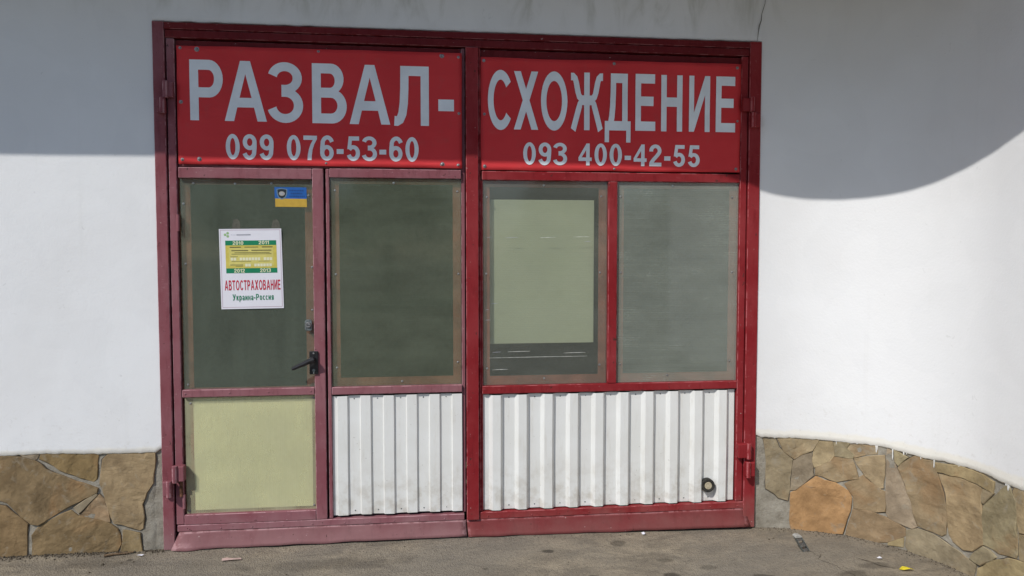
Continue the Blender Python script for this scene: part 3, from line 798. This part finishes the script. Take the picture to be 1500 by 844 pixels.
pane(rt, 1.770, 2.508, 0.911, 2.095, PANE_C, [(1.80, 2.00), (2.13, 2.07), (2.47, 2.01), (1.795, 1.56), (2.465, 1.565), (1.80, 1.01), (2.465, 1.02), (2.135, .945)], 'plastic pane with a pale board behind it')
flange(rt, RED, 1.772, 2.506, 0.911, 2.095, 0.045, 0.05, 0.035)
pane(rt, 2.565, 3.309, 0.911, 2.095, PANE_D, [(2.585, 2.01), (2.90, 2.075), (3.27, 2.01), (2.59, 1.565), (3.275, 1.565), (2.59, 1.02), (3.265, 1.03), (2.88, .95)], 'cloudy grey ribbed plastic pane')
flange(rt, RED, 2.567, 3.307, 0.911, 2.095, 0.045, 0.05, 0.035)
cr = corrugated(rt, 1.776, 3.303, 0.176, 0.855, 1.809, 0.1522, 0.021, 0.046, 0.017, -0.008, -0.032, 'white corrugated steel sheet with ten ribs, wider than the other')
flap(rt, FLAP_R, (1.677, .129), (3.372, .128), (1.686, .034), (3.398, .020), 'dusty red strip reaching down to the asphalt')
hinge(rt, RED, 3.312, 3.378, 2.514, 2.593, -0.058, 1)
hinge(frame, RED, 3.358, 3.416, 2.422, 2.502, -0.054, -1)
hinge(rt, RED, 3.312, 3.388, 0.442, 0.530, -0.064, 1)
hinge(frame, RED, 3.356, 3.414, 0.332, 0.420, -0.060, -1)
# pale dashes along the flutes of the left-hand pane
for x0, x1, z in ((1.80,1.83,1.768),(1.905,1.98,1.766),(2.11,2.20,1.768),(2.305,2.40,1.772),(2.37,2.41,1.745),(1.82,1.86,1.385),(1.79,1.81,1.35),(1.83,1.88,1.102),(1.92,2.05,1.104),(1.81,2.39,1.070),(2.25,2.38,1.092),(1.83,1.92,1.00),(1.79,1.82,1.29)):
    MB().prism([(x0, z), (x1, z + .002), (x1, z + .0032), ((x0+x1)/2, z + .0036), (x0, z + .0012)], -0.0146, -0.0142, lambda a, q, dd: (a, dd, q)).build('pale_dash', GREYP if x1 - x0 < .08 else DASH, rt)

# board inside, pipe through the sheet
ib = MB().box(1.818, 2.440, 0.034, 0.046, 1.146, 1.990).build('inner_board', BOARD2, None, bevel=0.002)
tag(ib, 'pale cream board seen behind the plastic window left of the mullion', 'board')
ps = thing('pipe_stub', 'short dark pipe end with pale plug low on the wide corrugated panel', 'pipe', (3.134, -0.03, 0.235))
MB().revolve((3.134, 0.006, .277), (0, -1, 0), [(.041, 0), (.041, .030), (.039, .034), (.027, .034), (.024, .030), (.024, .005)], 28).build('collar', RUBBER, ps, smooth=False)
MB().cyl((3.134, 0.002, .277), (0, -1, 0), .0235, .0225, .030, 24).build('plug', PLUG, ps, bevel=.002)

# ------------------------------------------------------------------ glyphs (cap height 1, own width)
def arc(cx, cy, rx, ry, a0, a1, n=14):
    return [(cx + rx*math.cos(R(a0 + (a1-a0)*i/n)), cy + ry*math.sin(R(a0 + (a1-a0)*i/n))) for i in range(n+1)]
def stroke(path, tx, ty):
    """outline of a path drawn with a flat pen: tx wide on uprights, ty on level runs"""
    Lf, Rt = [], []
    for i, p in enumerate(path):
        a = Vector(path[max(0, i-1)]); b = Vector(path[min(len(path)-1, i+1)])
        e = (b-a).normalized(); n = Vector((-e.y, e.x))
        o = Vector((n.x*tx/2, n.y*ty/2))
        Lf.append(tuple(Vector(p)+o)); Rt.append(tuple(Vector(p)-o))
    return Lf + Rt[::-1]
def rect(x0, y0, x1, y1): return [(x0, y0), (x1, y0), (x1, y1), (x0, y1)]
S_, H_ = 0.205, 0.165        # upright and level stroke
def ring(w, y0=-.012, y1=1.012, tx=S_, ty=H_):
    c, h = w/2, (y1-y0)/2
    return [(arc(c, y0+h, w/2, h, 0, 360, 36)[:-1], arc(c, y0+h, w/2-tx, h-ty, 0, 360, 36)[:-1])]
def g_three(w=0.66):
    h = .15
    up = arc(w*.47, .745, w*.39, .19, 168, -90, 24) + [(w*.36, .555)]
    lo = [(w*.36, .505)] + arc(w*.47, .285, w*.42, .22, 90, -166, 26)
    return [(stroke(up, S_, h), None), (stroke(lo, S_, h), None)]
def g_six(w=0.66):
    bowl = ring(w, -.012, .63)
    hook = arc(w*.54, .60, w*.54 - S_/2, .34, 28, 150, 14) + [(S_/2 + .005, .5), (S_/2, .32)]
    return [(stroke(hook, S_, H_), None)] + bowl
def flip(gl, w): return [([(w-x, 1-y) for x, y in o][::1], [(w-x, 1-y) for x, y in h] if h else None) for o, h in gl]
G = {}
G['Р'] = (.78, [([(0,0),(0,1),(.42,1)] + arc(.46,.69,.32,.31,90,-90) + [(S_,.38),(S_,0)], [(S_,1-H_),(S_,.38+H_)] + arc(.44,.69,.135,.145,-90,90))])
G['А'] = (.97, [([(0,0),(.37,1),(.60,1),(.97,0),(.755,0),(.678,.23),(.292,.23),(.215,0)], [(.347,.39),(.623,.39),(.485,.785)])])
G['З'] = (.70, g_three(.70))
G['В'] = (.80, [([(0,0),(0,1),(.42,1)] + arc(.46,.75,.27,.25,90,-62) + arc(.47,.28,.33,.28,72,-90), None)])
G['В'] = (.80, [([(0,0),(0,.52),(S_,.52),(S_,.43),(.44,.43)] + arc(.44,.295,.15,.135,90,-90) + [(S_,.16),(S_,.0)], None)])
G['В'] = (.80, [([(0,0),(0,1),(.40,1)] + arc(.44,.745,.29,.255,90,-58,12) + arc(.46,.285,.34,.285,64,-90,16), 'B')])
G['Л'] = (.86, [(rect(.86-S_,0,.86,1), None), (rect(.152,1-H_,.86-S_+.01,1), None), (stroke([(-.0,.075),(.07,.07),(.14,.10),(.20,.20),(.235,.38),(.25,.62),(.255,.90)], S_, H_), None)])
G['-'] = (.34, [(rect(0,.27,.34,.47), None)])
G['С'] = (.86, [(stroke(arc(.46,.5,.46-S_/2,.512-H_/2,38,322,36), S_, H_), None)])
G['Х'] = (.92, [([(0,0),(.255,0),(.92,1),(.665,1)], None), ([(0.01,1),(.265,1),(.92,0),(.665,0)], None)])
G['О'] = (1.0, ring(1.0))
def g_zh():
    w = 1.24; c = w/2; out = [(rect(c-S_/2,0,c+S_/2,1), None)]
    ua = [(0.03,.925),(.12,.925),(.19,.885),(.235,.80),(.28,.68),(.33,.59),(.42,.54),(c,.535)]
    la = [(c,.50),(.42,.50),(.36,.44),(.30,.34),(.115,0)]
    for pth in (ua, la):
        out.append((stroke(pth, S_*.95, H_*.8), None)); out.append((stroke([(w-x, y) for x, y in pth], S_*.95, H_*.8), None))
    return out
G['Ж'] = (1.24, g_zh())
G['Д'] = (.98, [(rect(0,0,.98,H_), None), (rect(0,-.21,.165,.01), None), (rect(.98-.165,-.21,.98,.01), None), (rect(.86-S_,H_-.01,.86,1), None), (rect(.215,1-H_,.86-S_+.01,1), None), (stroke([(.215,.10),(.265,.25),(.295,.42),(.315,.65),(.318,.90)], S_, H_), None)])
G['Е'] = (.74, [([(0,0),(0,1),(.72,1),(.72,1-H_),(S_,1-H_),(S_,.605),(.67,.605),(.67,.44),(S_,.44),(S_,H_),(.74,H_),(.74,0)], None)])
G['Н'] = (.80, [([(0,0),(0,1),(S_,1),(S_,.605),(.80-S_,.605),(.80-S_,1),(.80,1),(.80,0),(.80-S_,0),(.80-S_,.44),(S_,.44),(S_,0)], None)])
G['И'] = (.80, [([(0,0),(0,1),(.19,1),(.19,.34),(.605,1),(.80,1),(.80,0),(.61,0),(.61,.66),(.195,0)], None)])
G['Т'] = (.80, [([(.40-S_/2,0),(.40-S_/2,1-H_),(0,1-H_),(0,1),(.80,1),(.80,1-H_),(.40+S_/2,1-H_),(.40+S_/2,0)], None)])
G['У'] = (.84, [(stroke([(.10,1),(.44,.33)], S_*1.1, H_), None), (stroke([(.74,1),(.47,.33),(.38,.12),(.28,.07),(.10,.085)], S_*1.05, H_), None)])
G['к'] = (.56, [(rect(0,0,.19,.74), None), (stroke([(.17,.37),(.30,.42),(.46,.74)], .2, .16), None), (stroke([(.20,.38),(.32,.33),(.47,0)], .2, .16), None)])
G['р'] = (.62, [(rect(0,-.28,.19,.74), None)] + [([(x+.02, y) for x, y in o], [(x+.02, y) for x, y in h]) for o, h in ring(.60, -.012, .752, .19, .15)])
G['а'] = (.57, [(rect(.38,0,.57,.50), None), (stroke([(.07,.56),(.12,.65),(.24,.68),(.38,.66),(.47,.57),(.475,.45)], .19, .14), None)] + ring(.50, -.012, .45, .18, .13))
G['и'] = (.58, [([(0,0),(0,.74),(.18,.74),(.18,.27),(.42,.74),(.58,.74),(.58,0),(.40,0),(.40,.47),(.16,0)], None)])
G['н'] = (.58, [([(0,0),(0,.74),(.18,.74),(.18,.45),(.40,.45),(.40,.74),(.58,.74),(.58,0),(.40,0),(.40,.30),(.18,.30),(.18,0)], None)])
G['о'] = (.62, ring(.62, -.012, .752, .19, .15))
G['с'] = (.56, [(stroke(arc(.31,.37,.215,.305,42,318,24), .19, .15), None)])
G['я'] = (.58, [(rect(.39,0,.58,.74), None), (rect(.26,.60,.40,.74), None), (rect(.26,.28,.40,.41), None), (stroke(arc(.27,.51,.16,.165,90,270,12), .19, .14), None), (stroke([(.34,.32),(.10,0)], .2, .14), None)])
G['0'] = (.66, ring(.66))
G['3'] = (.66, g_three(.66))
G['6'] = (.66, g_six(.66))
G['9'] = (.66, flip(g_six(.66), .66))
G['7'] = (.65, [([(0,1),(.65,1),(.65,.86),(.52,.66),(.43,.42),(.39,.18),(.38,0),(.185,0),(.20,.22),(.26,.46),(.34,.65),(.45,.825),(0,.825)], None)])
G['5'] = (.66, [(stroke(arc(.325,.315,.23,.245,146,-162,28), S_, H_), None), ([(.11,1),(.62,1),(.62,.825),(.265,.825),(.225,.54),(.20,.47),(.035,.47)], None)])
G['4'] = (.70, [([(.40,0),(.40,.20),(0,.20),(0,.36),(.42,1),(.59,1),(.59,.36),(.70,.36),(.70,.20),(.59,.20),(.59,0)], [(.40,.36),(.40,.70),(.165,.36)])])
G['2'] = (.66, [(stroke([(.10,.68)] + arc(.325,.715,.225,.21,178,-30,18) + [(.40,.47),(.24,.32),(.12,.18),(.10,.06)], S_, H_), None), (rect(0,0,.66,.17), None)])
G['1'] = (.42, [([(.20,0),(.20,.72),(0,.60),(0,.77),(.15,.86),(.24,1),(.40,1),(.40,0)], None)])

def glyph_mesh(ch):
    """triangles of a glyph, layer by layer: [(points, triangles)]"""
    res = []
    for o, h in G[ch][1]:
        loops = [[Vector((x, y, 0)) for x, y in o]]
        if h == 'B':
            h1 = [(S_,1-H_),(S_,.595)] + arc(.41,.715,.115,.12,-90,90,10)
            h2 = [(S_,.43),(S_,H_)] + arc(.43,.2975,.155,.1325,-90,90,10)
            loops += [[Vector((x, y, 0)) for x, y in h1], [Vector((x, y, 0)) for x, y in h2]]
        elif h: loops.append([Vector((x, y, 0)) for x, y in h])
        flat = [p for l in loops for p in l]
        tris = tessellate_polygon(loops)
        res.append(([(p.x, p.y) for p in flat], [tuple(t) for t in tris]))
    return res
GM = {}
def glyph(ch, fn, x0, x1, z0, z1, mat, parent, name, step=0.00015, mb=None):
    """glyph placed so that its width spans x0..x1 and its cap height z0..z1; fn(x, z, layer_lift) gives the point"""
    if ch not in GM: GM[ch] = glyph_mesh(ch)
    w = G[ch][0]; m = mb or MB()
    for k, (pts_, tris) in enumerate(GM[ch]):
        P_ = [Vector((x0 + (x1-x0)*px/w, z0 + (z1-z0)*py)) for px, py in pts_]; T_ = list(tris)
        if z1 - z0 > 0.1:                      # cut long triangles so that the print follows the sheet
            bm_ = bmesh.new(); bv = [bm_.verts.new((p.x, p.y, 0)) for p in P_]
            for t_ in T_:
                try: bm_.faces.new([bv[i] for i in t_])
                except ValueError: pass
            for _ in range(4):
                le = [e for e in bm_.edges if e.calc_length() > 0.03]
                if not le: break
                bmesh.ops.subdivide_edges(bm_, edges=le, cuts=1)
                bmesh.ops.triangulate(bm_, faces=bm_.faces)
            bm_.verts.index_update()
            P_ = [Vector((v.co.x, v.co.y)) for v in bm_.verts]; T_ = [tuple(v.index for v in f.verts) for f in bm_.faces]
            bm_.free()
        m.add([fn(p.x, p.y, k*step) for p in P_], T_)
    if mb is None: return m.build(name, mat, parent)

# ------------------------------------------------------------------ banners
def banner(label, cor, seed, rivets, big, zc, small, letters, num, nz0, nz1, numx):
    (x0, x1), (zbl, zbr), (ztl, ztr) = cor
    t = thing('sign_banner', label, 'sign', ((x0+x1)/2, -0.04, min(zbl, zbr)), 'red signs across the top of the gate')
    def dep(x, z):
        u = (x-x0)/(x1-x0); v = (z-zbl)/(ztl-zbl)
        e = min(u, 1-u, v, 1-v)
        w = max(0.0, 1 - e/0.045)
        y = -0.007 - 0.0045*noise.noise((x*1.7, z*2.6, seed)) - 0.0022*noise.noise((x*3.2 + z*2.0, z*5.5 - x*1.2, seed + 7)) - 0.0012*noise.noise((x*9, z*9, seed + 9))
        y -= w*w*(0.006*noise.noise((x*6, z*6, seed+3)) + 0.003)
        return y
    nx, nz = 64, 26; vv = []
    for j in range(nz+1):
        v = j/nz
        for i in range(nx+1):
            u = i/nx; x = x0 + (x1-x0)*u
            lo = zbl + (zbr-zbl)*u; hi = ztl + (ztr-ztl)*u
            z = lo + (hi-lo)*v
            jx = 0.003*noise.noise((0, z*5, seed+1)) if i in (0, nx) else 0
            jz = 0.003*noise.noise((x*3, 0, seed+5)) if j in (0, nz) else 0
            vv.append((x+jx, dep(x, z), z+jz))
    m = MB().add(vv, [(j*(nx+1)+i, j*(nx+1)+i+1, (j+1)*(nx+1)+i+1, (j+1)*(nx+1)+i) for j in range(nz) for i in range(nx)])
    sh = m.build('sheet', BANNER, t, smooth=True)
    md = sh.modifiers.new('thickness', 'SOLIDIFY'); md.thickness = 0.0015; md.offset = -1
    fn = lambda x, z, k: (x, dep(x, z) - 0.0026 - k, z)
    for ch, a, b, zz0, zz1 in letters: glyph(ch, fn, a, b, zz0, zz1, LETTER, t, 'letter')
    n = len(num); 
    for ch, a, b in num: glyph(ch, fn, a, b, nz0, nz1, LETTER, t, 'digit')
    for x, z, r in rivets: screw(t, x, dep(x, z) - 0.001, z, r)
    return t
def spread(txt, x0, x1, gap, space, wmul=None):
    """letters laid out between x0 and x1 keeping their widths"""
    tot = sum(G[c][0] if c != ' ' else space for c in txt) + gap*(len(txt)-1)
    k = (x1-x0)/tot; x = x0; r = []
    for c in txt:
        w = G[c][0] if c != ' ' else space
        if c != ' ': r.append((c, x, x + w*k))
        x += (w+gap)*k
    return r
L1 = [('Р',.179,.353,2.403,2.730),('А',.360,.584,2.402,2.729),('З',.602,.773,2.401,2.726),('В',.828,1.016,2.400,2.729),('А',1.031,1.255,2.399,2.728),('Л',1.278,1.471,2.397,2.727),('-',1.524,1.612,2.393,2.720)]
L2 = [('С',1.805,1.942,2.386,2.718),('Х',1.954,2.095,2.387,2.718),('О',2.111,2.265,2.388,2.718),('Ж',2.281,2.478,2.390,2.720),('Д',2.486,2.640,2.392,2.719),('Е',2.668,2.788,2.393,2.721),('Н',2.823,2.951,2.392,2.719),('И',2.992,3.119,2.393,2.719),('Е',3.156,3.276,2.394,2.719)]
banner('red vinyl sign reading РАЗВАЛ- over the small door', ((.113, 1.657), (2.166, 2.160), (2.803, 2.808)), 11,
       [(.133,2.79,.008),(.22,2.785,.013),(.865,2.795,.008),(1.545,2.79,.013),(1.638,2.785,.008),(.132,2.50,.010),(1.640,2.47,.008),(.133,2.19,.009),(.222,2.193,.012),(.90,2.178,.008),(1.545,2.182,.013),(1.635,2.178,.010)],
       None, None, None, L1, spread('099 076-53-60', .362, 1.412, .145, .34), 2.196, 2.331, None)
banner('red vinyl sign reading СХОЖДЕНИЕ over the pair of plastic windows', ((1.763, 3.309), (2.152, 2.158), (2.789, 2.795)), 23,
       [(1.782,2.77,.009),(2.54,2.775,.009),(3.285,2.772,.009),(1.785,2.47,.008),(3.290,2.46,.007),(1.786,2.175,.010),(2.545,2.170,.007),(3.285,2.178,.009)],
       None, None, None, L2, spread('093 400-42-55', 2.008, 3.062, .145, .34), 2.188, 2.314, None)

# ------------------------------------------------------------------ notice and sticker on the small door
nt = thing('paper_notice', 'white printed notice with green and yellow panel taped to the small door', 'notice', (.486, -0.016, 1.37))
NC = [(.315, 1.812), (.650, 1.816), (.658, 1.372), (.321, 1.368)]      # TL TR BR BL
def NP(u, v, lift=0.0):
    a = Vector(NC[0]).lerp(Vector(NC[1]), u); b = Vector(NC[3]).lerp(Vector(NC[2]), u); p = a.lerp(b, v)
    y = -0.0175 - 0.004*max(0, u-.75)/.25*max(0, .3-v)/.3 - 0.0022*math.sin(u*math.pi) - lift
    return (p.x, y, p.y)
def sheet(parent, fn, u0, u1, v0, v1, lift, mat, name, nu=12, nv=8):
    m = MB().add([fn(u0+(u1-u0)*i/nu, v0+(v1-v0)*j/nv, lift) for j in range(nv+1) for i in range(nu+1)],
                 [(j*(nu+1)+i, (j+1)*(nu+1)+i, (j+1)*(nu+1)+i+1, j*(nu+1)+i+1) for j in range(nv) for i in range(nu)])
    return m.build(name, mat, parent)
pp = sheet(nt, NP, 0, 1, 0, 1, 0, PAPER, 'paper')
md = pp.modifiers.new('thickness', 'SOLIDIFY'); md.thickness = 0.0008; md.offset = -1
for (a, b, c, d) in ((.02,.98,.012,.017),(.02,.98,.975,.980),(.02,.026,.017,.975),(.974,.98,.017,.975)):
    sheet(nt, NP, a, b, c, d, .0005, MAUVEP, 'border_line', 6, 4)
sheet(nt, NP, .095, .912, .145, .205, .0005, GREENP, 'green_band'); sheet(nt, NP, .098, .915, .490, .552, .0005, GREENP, 'green_band')
sheet(nt, NP, .095, .914, .205, .490, .0005, YELLOWP, 'yellow_panel')
sheet(nt, NP, .15, .86, .235, .46, .0008, LEMONP, 'pale_patch', 6, 3)
def ntext(txt, u0, u1, vtop, vbot, mat, gap, name, lift=.0011):
    for ch, a, b in spread(txt, u0, u1, gap, .3):
        glyph(ch, lambda x, z, k: NP(x, 1-z, lift + k), a, b, 1-vbot, 1-vtop, mat, nt, name)
for txt, u0, u1, a, b in (('2010', .215, .385, .153, .198), ('2011', .63, .795, .150, .195), ('2012', .225, .395, .498, .545), ('2013', .64, .81, .496, .543)):
    ntext(txt, u0, u1, a, b, CREAMP, .12, 'digit')
ntext('АВТОСТРАХОВАНИЕ', .065, .955, .640, .765, REDP, .20, 'letter')
ntext('Украина-Россия', .185, .84, .815, .892, GREENP, .21, 'letter')
for u0, u1, v0, v1, m in ((.165,.345,.222,.234,INKP),(.40,.62,.224,.232,INKP),(.68,.85,.222,.234,INKP),(.19,.46,.265,.276,INKP),(.51,.83,.263,.274,INKP),(.24,.80,.293,.300,INKP),(.19,.83,.310,.317,INKP),(.17,.29,.344,.350,INKP),(.19,.50,.402,.407,INKP),(.62,.80,.402,.407,INKP),(.165,.37,.445,.452,INKP),(.25,.37,.460,.466,INKP)):
    sheet(nt, NP, u0, u1, v0, v1, .0011, m, 'small_print', 4, 1)
for k in range(14):
    if k in (2, 10): continue
    u = .175 + k*.048; sheet(nt, NP, u, u+.040, .358, .393, .0012, CREAMP, 'form_box', 1, 1)
for k in range(9):
    if k == 2: continue
    u = .405 + k*.048; sheet(nt, NP, u, u+.040, .435, .470, .0012, CREAMP, 'form_box', 1, 1)
for a in (0, 120, 240):
    c = (.125 + .028*math.cos(R(a+180)), .072 + .022*math.sin(R(a+180)))
    m = MB(); o_ = arc(c[0], c[1], .022, .016, 0, 360, 10)[:-1]
    m.add([NP(x, y, .0006) for x, y in o_], [tuple(range(len(o_)))]); m.build('logo_leaf', LEAFP, nt)
sheet(nt, NP, .28, .505, .066, .082, .0006, GREYP, 'small_print', 4, 1); sheet(nt, NP, .19, .27, .068, .078, .0006, plain('faint_print', (.60,.60,.66)), 'small_print', 2, 1)

st = thing('flag_sticker', 'blue and yellow sticker with a badge at the top of the small door', 'sticker', (.70, -0.015, 1.937))
def SP(u, v, lift=0.0): return (.616 + .173*u + .002*v, -0.0152 - lift, 2.046 - .109*v - .001*u)
sheet(st, SP, 0, 1, 0, .58, 0, BLUEP, 'blue_half', 4, 2); sheet(st, SP, .01, 1, .581, 1, 0, AMBERP, 'yellow_half', 4, 2)
def disc(parent, fn, o_, lift, mat, name):
    MB().add([fn(x, y, lift) for x, y in o_], [tuple(range(len(o_)))]).build(name, mat, parent)
disc(st, SP, [(.06,.10),(.22,.05),(.40,.10),(.39,.36),(.34,.54),(.22,.64),(.11,.54),(.07,.36)], .0004, BADGE3, 'badge_rim')
disc(st, SP, [(.09,.13),(.22,.09),(.37,.13),(.355,.36),(.31,.50),(.22,.58),(.135,.50),(.10,.36)], .0007, BADGE, 'badge')
disc(st, SP, arc(.225,.33,.095,.115,0,360,18)[:-1], .0010, BADGE2, 'badge_disc')
disc(st, SP, arc(.225,.33,.055,.065,0,360,14)[:-1], .0013, GREYP, 'badge_disc')
for v0, u0, u1 in ((.12, .46, .94), (.27, .50, .90), (.42, .46, .94)):
    u = u0
    while u < u1 - .03:
        w = random.uniform(.035, .06); sheet(st, SP, u, min(u+w, u1), v0, v0+.085, .0004, NAVYP, 'small_print', 1, 1); u += w + .018

# ------------------------------------------------------------------ trees added out of view to give the panes something to reflect
LEAFM = plain('tree_leaf', (0.055, 0.085, 0.03), 0.7, 0.2, 0, 0.4, 3.0)
BARK = plain('tree_bark', (0.11, 0.085, 0.06), 0.9, 0.1, 0, 0.3, 12)
def tree(x, y, height, rx, rz, label, seed):
    rnd = random.Random(seed)
    t = thing('tree', label, 'tree', (x, y, 0), 'trees added for the plastic panes to mirror')
    zc = height - rz
    tk = MB(); tk.cyl((x, y, -.05), (0, 0, 1), .16, .08, zc + .1, 10)
    for k in range(7):
        a = rnd.uniform(0, 6.28); z0 = zc*rnd.uniform(.55, 1.0)
        tk.cyl((x, y, z0), (math.cos(a), math.sin(a), rnd.uniform(.4, 1.1)), .05, .015, rx*rnd.uniform(.6, .95), 6)
    tk.build('trunk', BARK, t)
    cr_ = MB(); clumps = []
    for k in range(34):
        u = Vector((rnd.gauss(0, 1), rnd.gauss(0, 1), rnd.gauss(0, 1))).normalized()*rnd.uniform(.35, 1.0)
        clumps.append(Vector((x + u.x*rx*.8, y + u.y*rx*.8, zc + u.z*rz*.8)))
    for c_ in clumps:
        rr = rnd.uniform(.26, .40)*rx
        for k in range(95):
            u = Vector((rnd.gauss(0, 1), rnd.gauss(0, 1), rnd.gauss(0, 1))).normalized()*rr*rnd.uniform(.5, 1.05)
            p = c_ + u; a = Vector((rnd.gauss(0, 1), rnd.gauss(0, 1), rnd.gauss(0, 1))).normalized(); w_ = a.orthogonal().normalized()
            s_ = rnd.uniform(.09, .17)
            cr_.add([p - a*s_, p + w_*s_*.6, p + a*s_, p - w_*s_*.6], [(0, 1, 2, 3)])
    cr_.build('crown', LEAFM, t)
for x, y, hh, rx, rz, lab, sd_ in [(-4.4, -22, 6.4, 2.7, 3.0, "broad leafy tree added out of view, mirrored in the small door's dark pane", 301),
        (0.3, -22.5, 6.2, 2.8, 2.9, 'full leafy tree added out of view, mirrored in the dark olive pane beside the small door', 303),
        (6.2, -22, 5.0, 2.0, 2.35, 'leafy tree added out of view, mirrored in the pane that has the cream board', 304),
        (10.5, -22, 4.4, 2.35, 2.05, 'low round tree added out of view, mirrored in the cloudy pane at the right', 305)]:
    tree(x, y, hh, rx, rz, lab, sd_)

# ------------------------------------------------------------------ things lying on the asphalt
def gz(x, y): return ground_z(x, y)
ms = thing('metal_stub', 'bent grey metal stub sticking out of the asphalt before the stone plinth', 'metal stub', (3.575, -.37, gz(3.575, -.37)))
def SB(a, b, d):     # a across, b up along the leaning bar, d thickness
    return (3.578 + a*0.95 - b*0.52, -.375 + d + a*0.25, gz(3.575, -.37) - .01 + b*0.86)
MB().prism([(-.024,0),(-.017,0),(-.017,.11),(-.024,.108)], -.014, .014, SB).build('side_plate', DULL, ms)
MB().prism([(.017,0),(.024,0),(.024,.104),(.017,.106)], -.014, .014, SB).build('side_plate', DULL, ms)
for b0, b1 in ((.0,.028),(.043,.066),(.084,.108)): MB().prism([(-.017,b0),(.017,b0+.002),(.017,b1),(-.017,b1)], -.012, .004, SB).build('rung', STEEL, ms)
cap = MB(); cap.prism([(-.026,.106),(.026,.104),(.022,.120),(.0,.126),(-.022,.121)], -.018, .016, SB); cap.build('cap', plain('cement_crust', (.40,.39,.36), .95, .1), ms, bevel=.003)

def leafy(name, label, cat, mat, x, y, pts_, h=.012, group=None):
    vv = []; n = len(pts_)
    for a, b in pts_:
        vv.append((x+a, y+b, gz(x, y) + .006 + h*abs(noise.noise((a*70, b*70, x)))*1.6))
    vv.append((x, y, gz(x, y) + .006 + h))
    o = MB().add(vv, [(i, (i+1) % n, n) for i in range(n)]).build(name, mat, None)
    md = o.modifiers.new('thickness', 'SOLIDIFY'); md.thickness = .0012
    return tag(o, label, cat, group)
leafy('fallen_leaf', 'small bright yellow leaf on the asphalt near the curved plinth', 'leaf', plain('yellow_leaf', (.62,.50,.03), .6, .2, 0, .2, 90), 3.97, -.69, [(-.035,.012),(-.012,.022),(.012,.012),(.032,.004),(.036,-.008),(.010,-.014),(-.02,-.010)], .016)
leafy('paper_scrap', 'pinkish crumpled scrap on the asphalt in front of the small door', 'scrap', plain('pinkish_scrap', (.48,.34,.30), .8, .1), .40, -.20, [(-.055,.016),(-.030,.022),(-.028,.006),(.01,.002),(.045,.012),(.05,.004),(.012,-.010),(-.05,-.006)], .010)
leafy('paper_scrap', 'tiny white scrap under the red strip of the right gate leaf', 'scrap', PAPER, 2.72, -.075, [(-.012,.012),(.006,.014),(.011,0),(.002,-.016),(-.008,-.008)], .014)
leafy('paper_scrap', 'white chip on dark smear left of the yellow leaf', 'scrap', PAPER, 3.92, -.53, [(-.014,.006),(.006,.010),(.016,.004),(.010,-.007),(-.010,-.007)], .010)
leafy('paper_scrap', 'white chip at the foot of the left stone plinth', 'scrap', PAPER, -.11, -.085, [(-.018,.004),(.004,.008),(.020,.004),(.012,-.005),(-.010,-.005)], .008)
tw = MB(); P = [(-.30, -.075), (-.25, -.055), (-.20, -.048), (-.16, -.035)]
for k in range(len(P)-1):
    a = Vector((*P[k], gz(*P[k]) + .010)); b = Vector((*P[k+1], gz(*P[k+1]) + .010))
    tw.cyl(a, b-a, .007 - .0012*k, .006 - .0012*k, (b-a).length, 8)
tag(tw.build('twig', plain('dry_twig', (.17,.115,.07), .9, .1, 0, .4, 120), None), 'dry brown stick lying along the foot of the left plinth', 'twig')
# crumbled dirt gathered along the foot of the wall
dm = MB(); rnd = random.Random(5)
def crumb(x, y, r):
    z = gz(x, y) + r*.2
    a = rnd.uniform(0, 6.28); c, s = math.cos(a), math.sin(a)
    base = [(r*c, r*s), (-r*.8*s, r*.9*c), (-r*c, -r*s*.9), (r*.9*s, -r*c)]
    vv = [(x+p, y+q, z - r*.5) for p, q in base] + [(x+p*.5, y+q*.5, z + r*rnd.uniform(.3, .8)) for p, q in base]
    dm.add(vv, [(0,1,5,4),(1,2,6,5),(2,3,7,6),(3,0,4,7),(4,5,6,7)])
for x, y, r in [(-.27,-.17,.011),(-.18,-.155,.008),(-.12,-.15,.007),(-.30,-.26,.009),(-.55,-.08,.009),(3.98,-.46,.008),(3.44,-.20,.007),(3.47,-.19,.008),(1.32,-.12,.007),(2.2,-.42,.006),(3.62,-.45,.007),(.72,-.40,.006)]: crumb(x, y, r)
for k in range(900):
    crumb(rnd.uniform(-1.5, .0), -abs(rnd.gauss(0, .022)) - .004, rnd.uniform(.002, .009))
for k in range(500):
    s = rnd.uniform(3.44, 5.1); p = W(s, 0, abs(rnd.gauss(0, .035)) + .004); crumb(p[0], p[1], rnd.uniform(.0018, .006))
for k in range(180):
    crumb(rnd.uniform(0, 3.4), -.055 - abs(rnd.gauss(0, .03)), rnd.uniform(.0015, .004))
for k in range(120):
    crumb(rnd.uniform(-.8, 4.1), rnd.uniform(-.9, -.1), rnd.uniform(.0012, .0035))
tag(dm.build('dirt', plain('dark_crumbled_dirt', (.115,.095,.07), .95, .05, 0, .45, 60), None), kind='stuff')

# the leaves, and all that is fixed to them, sit a little back from the wall's face
for o in (lf, rt, dr, nt, st, ib): o.location.y += 0.016
